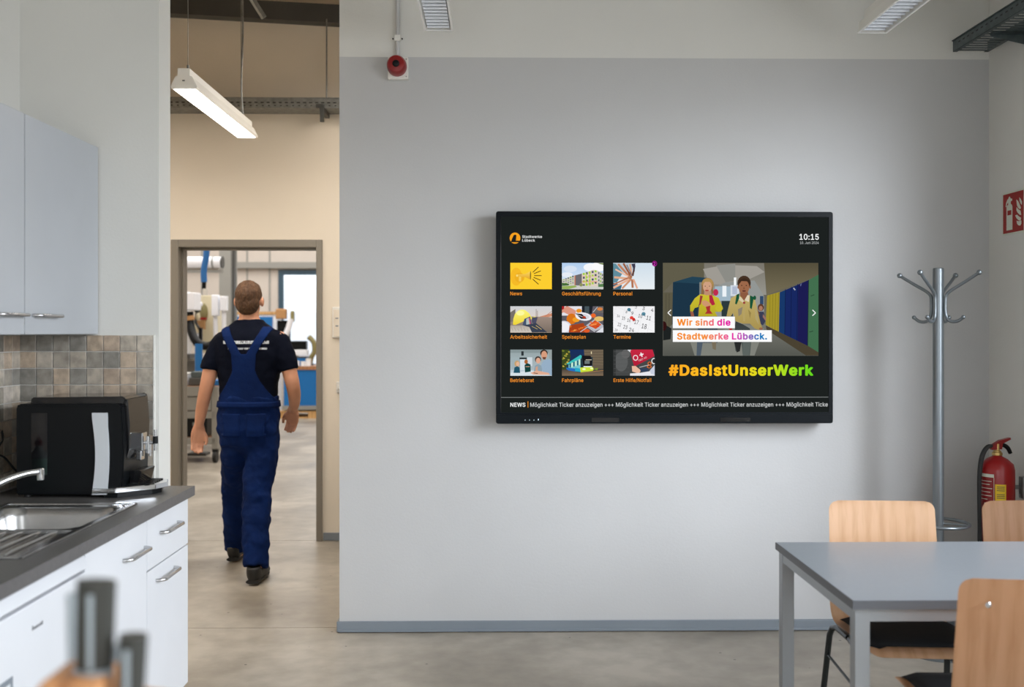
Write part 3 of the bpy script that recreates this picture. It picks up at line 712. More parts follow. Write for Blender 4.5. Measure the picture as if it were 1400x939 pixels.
# ================================================================== ALARM + CONDUIT
t = thing('fire_alarm_sounder', 'red round alarm sounder on a white square base above left of the display', 'alarm', (-.49, YW, 2.76))
bx('base_plate', 'white_plastic', t, -.538, -.438, YW-.035, YW-.0005, 2.752, 2.862, bev=.004)
part('sounder', lathe(B(), [(.001,-.10),(.026,-.10),(.040,-.095),(.047,-.08),(.049,-.05),(.049,-.035),(.001,-.035)], (-.492, YW, 2.812), 'Y', 36), 'red_dark', t)
part('sounder_grille', lathe(B(), [(.001,-.106),(.010,-.106),(.016,-.103),(.018,-.099)], (-.492, YW, 2.812), 'Y', 24), 'black_plastic', t, label='dark centre grille')
for z in (2.764, 2.85): part('screw', lathe(B(), [(.001,-.037),(.003,-.037),(.003,-.035)], (-.447, YW, z), 'Y', 10), 'galv', t)
t = thing('conduit', 'thin grey wall conduit running up from the red alarm sounder', 'conduit', (-.49, YW-.01, 2.865))
part('pipe', cyl(B(), (-.492,YW-.012,2.863),(-.492,YW-.012,3.598), .010), 'wall_grey', t)
cl = bx('clip', 'white_plastic', t, -.507, -.477, YW-.024, YW-.001, 2.945, 2.975, bev=.002)
for x in (-.516, -.470): part('clip_screw', cyl(B(), (x,YW-.006,2.960),(x,YW-.0005,2.960), .004, n=8), 'dark_steel', cl)

# ================================================================== CEILING LUMINAIRES (room, switched off)
def luminaire(x0, x1, y0, y1, z, label):
    xc = (x0+x1)/2; w_ = x1-x0
    t = thing('pendant_light', label, 'ceiling light', (xc, (y0+y1)/2, z), 'unlit louvred lights over the break room')
    b = prism(B(), [(x0,z),(x0+.005,z),(x0+.014,z+.044),(x1-.014,z+.044),(x1-.005,z),(x1,z),(x1-.006,z+.05),(x1-.03,z+.066),(x1-.03,z+.105),(x0+.03,z+.105),(x0+.03,z+.066),(x0+.006,z+.05)], 'Y', y0, y1)
    box(b, x0+.002, x1-.002, y1-.004, y1, z, z+.05); box(b, x0+.002, x1-.002, y0, y0+.004, z, z+.05)
    part('housing', b, 'white_plastic', t)
    b = B()
    for d_ in ((x0-.003,x0+.006,y0,y1),(x1-.006,x1+.003,y0,y1),(x0+.006,x1-.006,y1-.007,y1+.002),(x0+.006,x1-.006,y0,y0+.007)): box(b, *d_, z-.003, z+.001)
    part('rim', b, 'rim_white', t)
    for k in range(int((y1-y0-.04)/.045)):
        y = y1-.03-k*.045
        part('louvre', prism(B(), [(y,z+.004),(y+.003,z+.004),(y+.010,z+.036),(y-.007,z+.036)], 'X', x0+.013, x1-.013), 'louvre', t)
    for y in (y0+.2, y1-.2): part('suspension_wire', cyl(B(), (xc,y,z+.105),(xc,y,3.599), .0015, n=6), 'galv', t)
luminaire(-.338, -.208, 3.20, 4.72, 2.925, 'unlit white louvred light hanging near the left of the display wall')
luminaire(1.705, 1.838, 3.15, 4.67, 2.908, 'unlit white louvred light hanging toward the right corner')

# ================================================================== CABLE TRAYS
t = thing('cable_tray', 'dark galvanised cable tray high along the right wall', 'cable tray', (2.35, 3.9, 2.89))
x0, x1, z0 = 2.263, 2.438, 2.885
def copies(name, me, m, par, locs):
    """many alike pieces sharing one mesh, as parts of a thing"""
    me.materials.append(M[m])
    for p_ in locs:
        o = bpy.data.objects.new(name, me); COL.objects.link(o); o.parent = par; o.location = Vector(p_)-Vector(root_of(par).location)
def box_mesh(sx, sy, sz):
    b = box(B(), -sx/2, sx/2, -sy/2, sy/2, -sz/2, sz/2); me = bpy.data.meshes.new('piece'); b.to_mesh(me); b.free(); return me
y0, y1 = 2.4, 4.90
b = B(); box(b, x0, x0+.002, y0, y1, z0, z0+.055); box(b, x0, x0+.02, y0, y1, z0, z0+.002); box(b, x0-.006, x0, y0, y1, z0+.052, z0+.057)
rail = part('side_rail', b, 'galv_dark', t)
b = B(); box(b, x1-.002, x1, y0, y1, z0, z0+.055); box(b, x1-.02, x1, y0, y1, z0, z0+.002)
part('side_rail', b, 'galv_dark', t)
k = 0; y = 4.88
while y > 2.45:
    part('rung', box(B(), x0+.02, x1-.02, y-.022, y, z0, z0+.002), 'galv_dark', t); y -= .038
copies('slot', box_mesh(.0012, .018, .006), 'rubber', rail, [(x0-.0006, 4.84-.045*k-.009, z0+.033) for k in range(52)])
part('bracket', (lambda b: (prism(b, [(2.29,z0-.003),(XR-.012,z0-.003),(XR-.012,z0-.055),(2.30,z0-.016)], 'Y', 4.585, 4.590), box(b, 2.29, XR-.012, 4.56, 4.59, z0-.005, z0-.001), box(b, XR-.012, XR-.0005, 4.555, 4.615, z0-.07, z0+.02), b)[-1])(B()), 'galv_dark', t)
part('bracket', (lambda b: (prism(b, [(2.29,z0-.003),(XR-.012,z0-.003),(XR-.012,z0-.055),(2.30,z0-.016)], 'Y', 3.185, 3.190), box(b, 2.29, XR-.012, 3.16, 3.19, z0-.005, z0-.001), box(b, XR-.012, XR-.0005, 3.155, 3.215, z0-.07, z0+.02), b)[-1])(B()), 'galv_dark', t)
t = thing('cable_tray', 'perforated galvanised cable tray across the corridor wall above the doorway', 'cable tray', (-1.6, YD-.1, 3.06))
b = B(); box(b, -4.1, 2.5, YD-.20, YD-.198, 3.055, 3.125); box(b, -4.1, 2.5, YD-.206, YD-.2, 3.121, 3.127)
rail = part('side_rail', b, 'galv', t)
bx('side_rail', 'galv', t, -4.1, 2.5, YD-.005, YD-.003, 3.055, 3.125); bx('tray_floor', 'galv', t, -4.1, 2.5, YD-.198, YD-.005, 3.055, 3.057)
copies('slot', box_mesh(.022, .0012, .008), 'rubber', rail, [(-2.9+k*.042+.011, YD-.2006, 3.092) for k in range(48)])
copies('slot', box_mesh(.012, .0012, .006), 'rubber', rail, [(-2.9+k*.042+.016, YD-.2006, 3.071) for k in range(48)])
part('bracket', (lambda b: (box(b, -1.225, -1.195, YD-.23, YD-.0005, 3.025, 3.054), box(b, -1.222, -1.196, YD-.235, YD-.21, 2.955, 3.06), box(b, -1.25, -1.20, YD-.235, YD-.205, 3.05, 3.075), b)[-1])(B()), 'dark_steel', t)
part('threaded_rod', cyl(B(), (-1.19,YD-.15,3.057),(-1.19,YD-.15,3.69), .005, n=8), 'galv', t)
part('threaded_rod', cyl(B(), (-3.0,YD-.15,3.057),(-3.0,YD-.15,3.77), .005, n=8), 'galv', t)

# ================================================================== CORRIDOR PENDANT LAMP (on)
lx0, lx1, ly0, ly1, lz = -1.580, -1.470, 4.88, 6.12, 2.685
t = thing('pendant_light', 'lit white linear pendant lamp hanging in the corridor above the doorway', 'ceiling light', (-1.525, 5.5, lz))
xc = (lx0+lx1)/2
b = prism(B(), [(lx0-.006,lz),(lx1+.006,lz),(lx1+.010,lz+.010),(lx1-.014,lz+.058),(lx1-.026,lz+.062),(lx1-.026,lz+.098),(lx0+.026,lz+.098),(lx0+.026,lz+.062),(lx0+.014,lz+.058),(lx0-.010,lz+.010)], 'Y', ly0, ly1)
part('housing', b, 'white_plastic', t)
bx('diffuser', 'lamp_on', t, lx0+.004, lx1-.004, ly0+.015, ly1-.015, lz-.003, lz)
bx('latch', 'galv', t, xc-.006, xc+.006, ly0-.003, ly0, lz+.035, lz+.041)
part('suspension_wire', cyl(B(), (xc-.01,ly0+.10,lz+.10),(xc-.01,ly0+.10,zr(xc)+.05), .0018, n=6), 'galv', t)
part('wire_grip', cyl(B(), (xc-.01,ly0+.10,lz+.098),(xc-.01,ly0+.10,lz+.14), .006, n=10), 'galv', t)
b = tube(B(), [(xc,ly1-.10,lz+.10),(xc-.008,ly1-.11,lz+.3),(xc-.002,ly1-.10,lz+.6),(xc-.006,ly1-.10,zr(xc)+.02)], .0055, 8, sm=True)
tube(b, [(xc-.012,ly1-.10,lz+.10),(xc-.012,ly1-.10,zr(xc)+.02)], .002, 6)
part('supply_cable', b, 'galv', t)
lo = area('corridor_pendant_light', (xc, (ly0+ly1)/2, lz-.006), (0,0,0), .1, 1.2, 16, (1.0, .92, .80)); 
o = part('ceiling_strut', tube(B(), [(-1.66,5.44,3.83),(-1.315,5.66,3.275)], .017, 4), 'galv'); tag(o, 'short perforated metal strut slanting down from the corridor roof', 'strut')

# switch panel + socket on corridor wall
t = thing('control_panel', 'flat white control panel on the corridor wall right of the doorway', 'switch', (-1.12, YD, 1.46))
bx('plate', 'white_plastic', t, -1.172, -1.06, YD-.02, YD-.0005, 1.455, 1.675, bev=.004)
bx('cover', 'wall_cream', t, -1.163, -1.069, YD-.024, YD-.02, 1.462, 1.655, bev=.002)
for z in (1.535, 1.59): bx('button', 'base_grey', t, -1.148, -1.128, YD-.026, YD-.024, z, z+.008)
t = thing('light_switch', 'small rounded white switch low on the corridor wall right of the doorway', 'switch', (-1.12, YD, 1.05))
bx('plate', 'white_plastic', t, -1.145, -1.065, YD-.012, YD-.0005, 1.06, 1.14, bev=.005); part('knob', lathe(B(), [(.001,-.03),(.018,-.03),(.022,-.025),(.024,-.012)], (-1.11, YD, 1.10), 'Y', 20), 'white_plastic', t)

# ================================================================== DISPLAY
DX0, DX1, DZ0, DZ1 = -.002, 1.652, 1.049, 2.087
t = thing('wall_display', 'large black wall-mounted information display showing tiles, a picture and a news ticker', 'display', ((DX0+DX1)/2, YW, DZ0))
b = box(B(), DX0+.002, DX1-.002, 4.875, 4.935, DZ0+.002, DZ1-.002, .004); part('back_cover', b, 'black_plastic', t)
bx('wall_mount', 'dark_steel', t, .45, 1.2, 4.935, YW-.0005, 1.3, 1.85)
sx0, sx1, zz0, zz1 = .0215, 1.6315, 1.104, 2.062
b = B()
o_ = rrect(DX0, DX1, DZ0, DZ1, .012, 4); i_ = rrect(sx0, sx1, zz0, zz1, .0015, 4)
V = [[b.verts.new((x, y, z)) for x, z in poly] for poly, y in ((o_,4.876),(o_,4.862),([(x*0.9978+.0018, z*.9978+.0034) for x, z in o_],4.860),(i_,4.860),(i_,4.868))]
for a, c in zip(V, V[1:]):
    for k in range(len(a)): b.faces.new((a[k], a[(k+1)%len(a)], c[(k+1)%len(a)], c[k]))
bmesh.ops.recalc_face_normals(b, faces=b.faces[:])
part('bezel', b, 'bezel', t)
bx('lower_bar', 'bezel', t, DX0+.004, DX1-.004, 4.855, 4.8605, DZ0+.003, DZ0+.046, bev=.0015)
for px in (484, 1004):
    pass
for xa, xb in ((.465,.60),(1.095,1.245)): bx('speaker_slot', 'black_gloss', t, xa, xb, 4.854, 4.8552, 1.058, 1.078)
for k in range(4): bx('indicator_light', 'led', t, .139+k*.0215, .1415+k*.0215, 4.8543, 4.8551, 1.066, 1.069 if k < 3 else 1.074)
def SXY(px, py): return (.023+(px-685)*1.608/448, 2.061-(py-296)*.956/267)
YS = 4.8665
pb = bx('screen', 'black_gloss', t, sx0, sx1, 4.8668, 4.869, zz0, zz1)
def clip(poly, r):
    x0, y0, x1, y1 = r
    for ax, lim, sg in ((0,x0,1),(0,x1,-1),(1,y0,1),(1,y1,-1)):
        out = []
        for i in range(len(poly)):
            a, c = poly[i-1], poly[i]; da, dc = (a[ax]-lim)*sg, (c[ax]-lim)*sg
            if (da >= 0) != (dc >= 0):
                s = da/(da-dc); out.append((a[0]+(c[0]-a[0])*s, a[1]+(c[1]-a[1])*s))
            if dc >= 0: out.append(c)
        poly = out
        if len(poly) < 3: return None
    return poly
class Pic:
    """flat picture drawn in the display's own pixel grid"""
    def __init__(s, rect, org=(0,0), sc=1, y=YS, gain=1):
        s.rect = rect; s.org = org; s.sc = sc; s.b = B(); s.cl = s.b.loops.layers.float_color.new('Col'); s.y = y; s.gain = gain
    def m(s, u, v): return (s.org[0]+u/s.sc, s.org[1]+v/s.sc)
    def poly(s, uv, col, raw=False):
        p = uv if raw else [s.m(*q) for q in uv]
        p = clip(p, s.rect)
        if not p: return
        q = []
        for a in p:
            if not q or abs(a[0]-q[-1][0])+abs(a[1]-q[-1][1]) > 1e-4: q.append(a)
        if len(q) < 3: return
        s.y -= .00006
        f = s.b.faces.new([s.b.verts.new((SXY(*a)[0], s.y, SXY(*a)[1])) for a in q])
        grad = isinstance(col[0], tuple)
        if grad:
            c0, c1 = (rgb(*c) for c in col); ys = [a[1] for a in q]; lo, hi = min(ys), max(ys)
        else: c0 = rgb(*col)
        for l, a in zip(f.loops, q):
            if grad: k = (a[1]-lo)/(hi-lo+1e-9); c = tuple(x+(y-x)*k for x, y in zip(c0, c1))
            else: c = c0
            l[s.cl] = (*[x*s.gain for x in c], 1)
        if f.normal.y > 0: pass
    def base(s, col): x0,y0,x1,y1 = s.rect; s.poly([(x0,y0),(x1,y0),(x1,y1),(x0,y1)], col, True)
    def ell(s, u, v, ru, rv, col, n=18, rot=0):
        c, d = math.cos(rot), math.sin(rot)
        s.poly([(u+ru*math.cos(a)*c-rv*math.sin(a)*d, v+ru*math.cos(a)*d+rv*math.sin(a)*c) for a in [2*PI*k/n for k in range(n)]], col)
    def line(s, u0, v0, u1, v1, w_, col):
        d = math.hypot(u1-u0, v1-v0) or 1; nx, ny = -(v1-v0)/d*w_/2, (u1-u0)/d*w_/2
        s.poly([(u0+nx,v0+ny),(u1+nx,v1+ny),(u1-nx,v1-ny),(u0-nx,v0-ny)], col)
    def rect_(s, u0, v0, u1, v1, col): s.poly([(u0,v0),(u1,v0),(u1,v1),(u0,v1)], col)
    def done(s, name, label=None): return part(name, s.b, M['screen'], t, label=label)
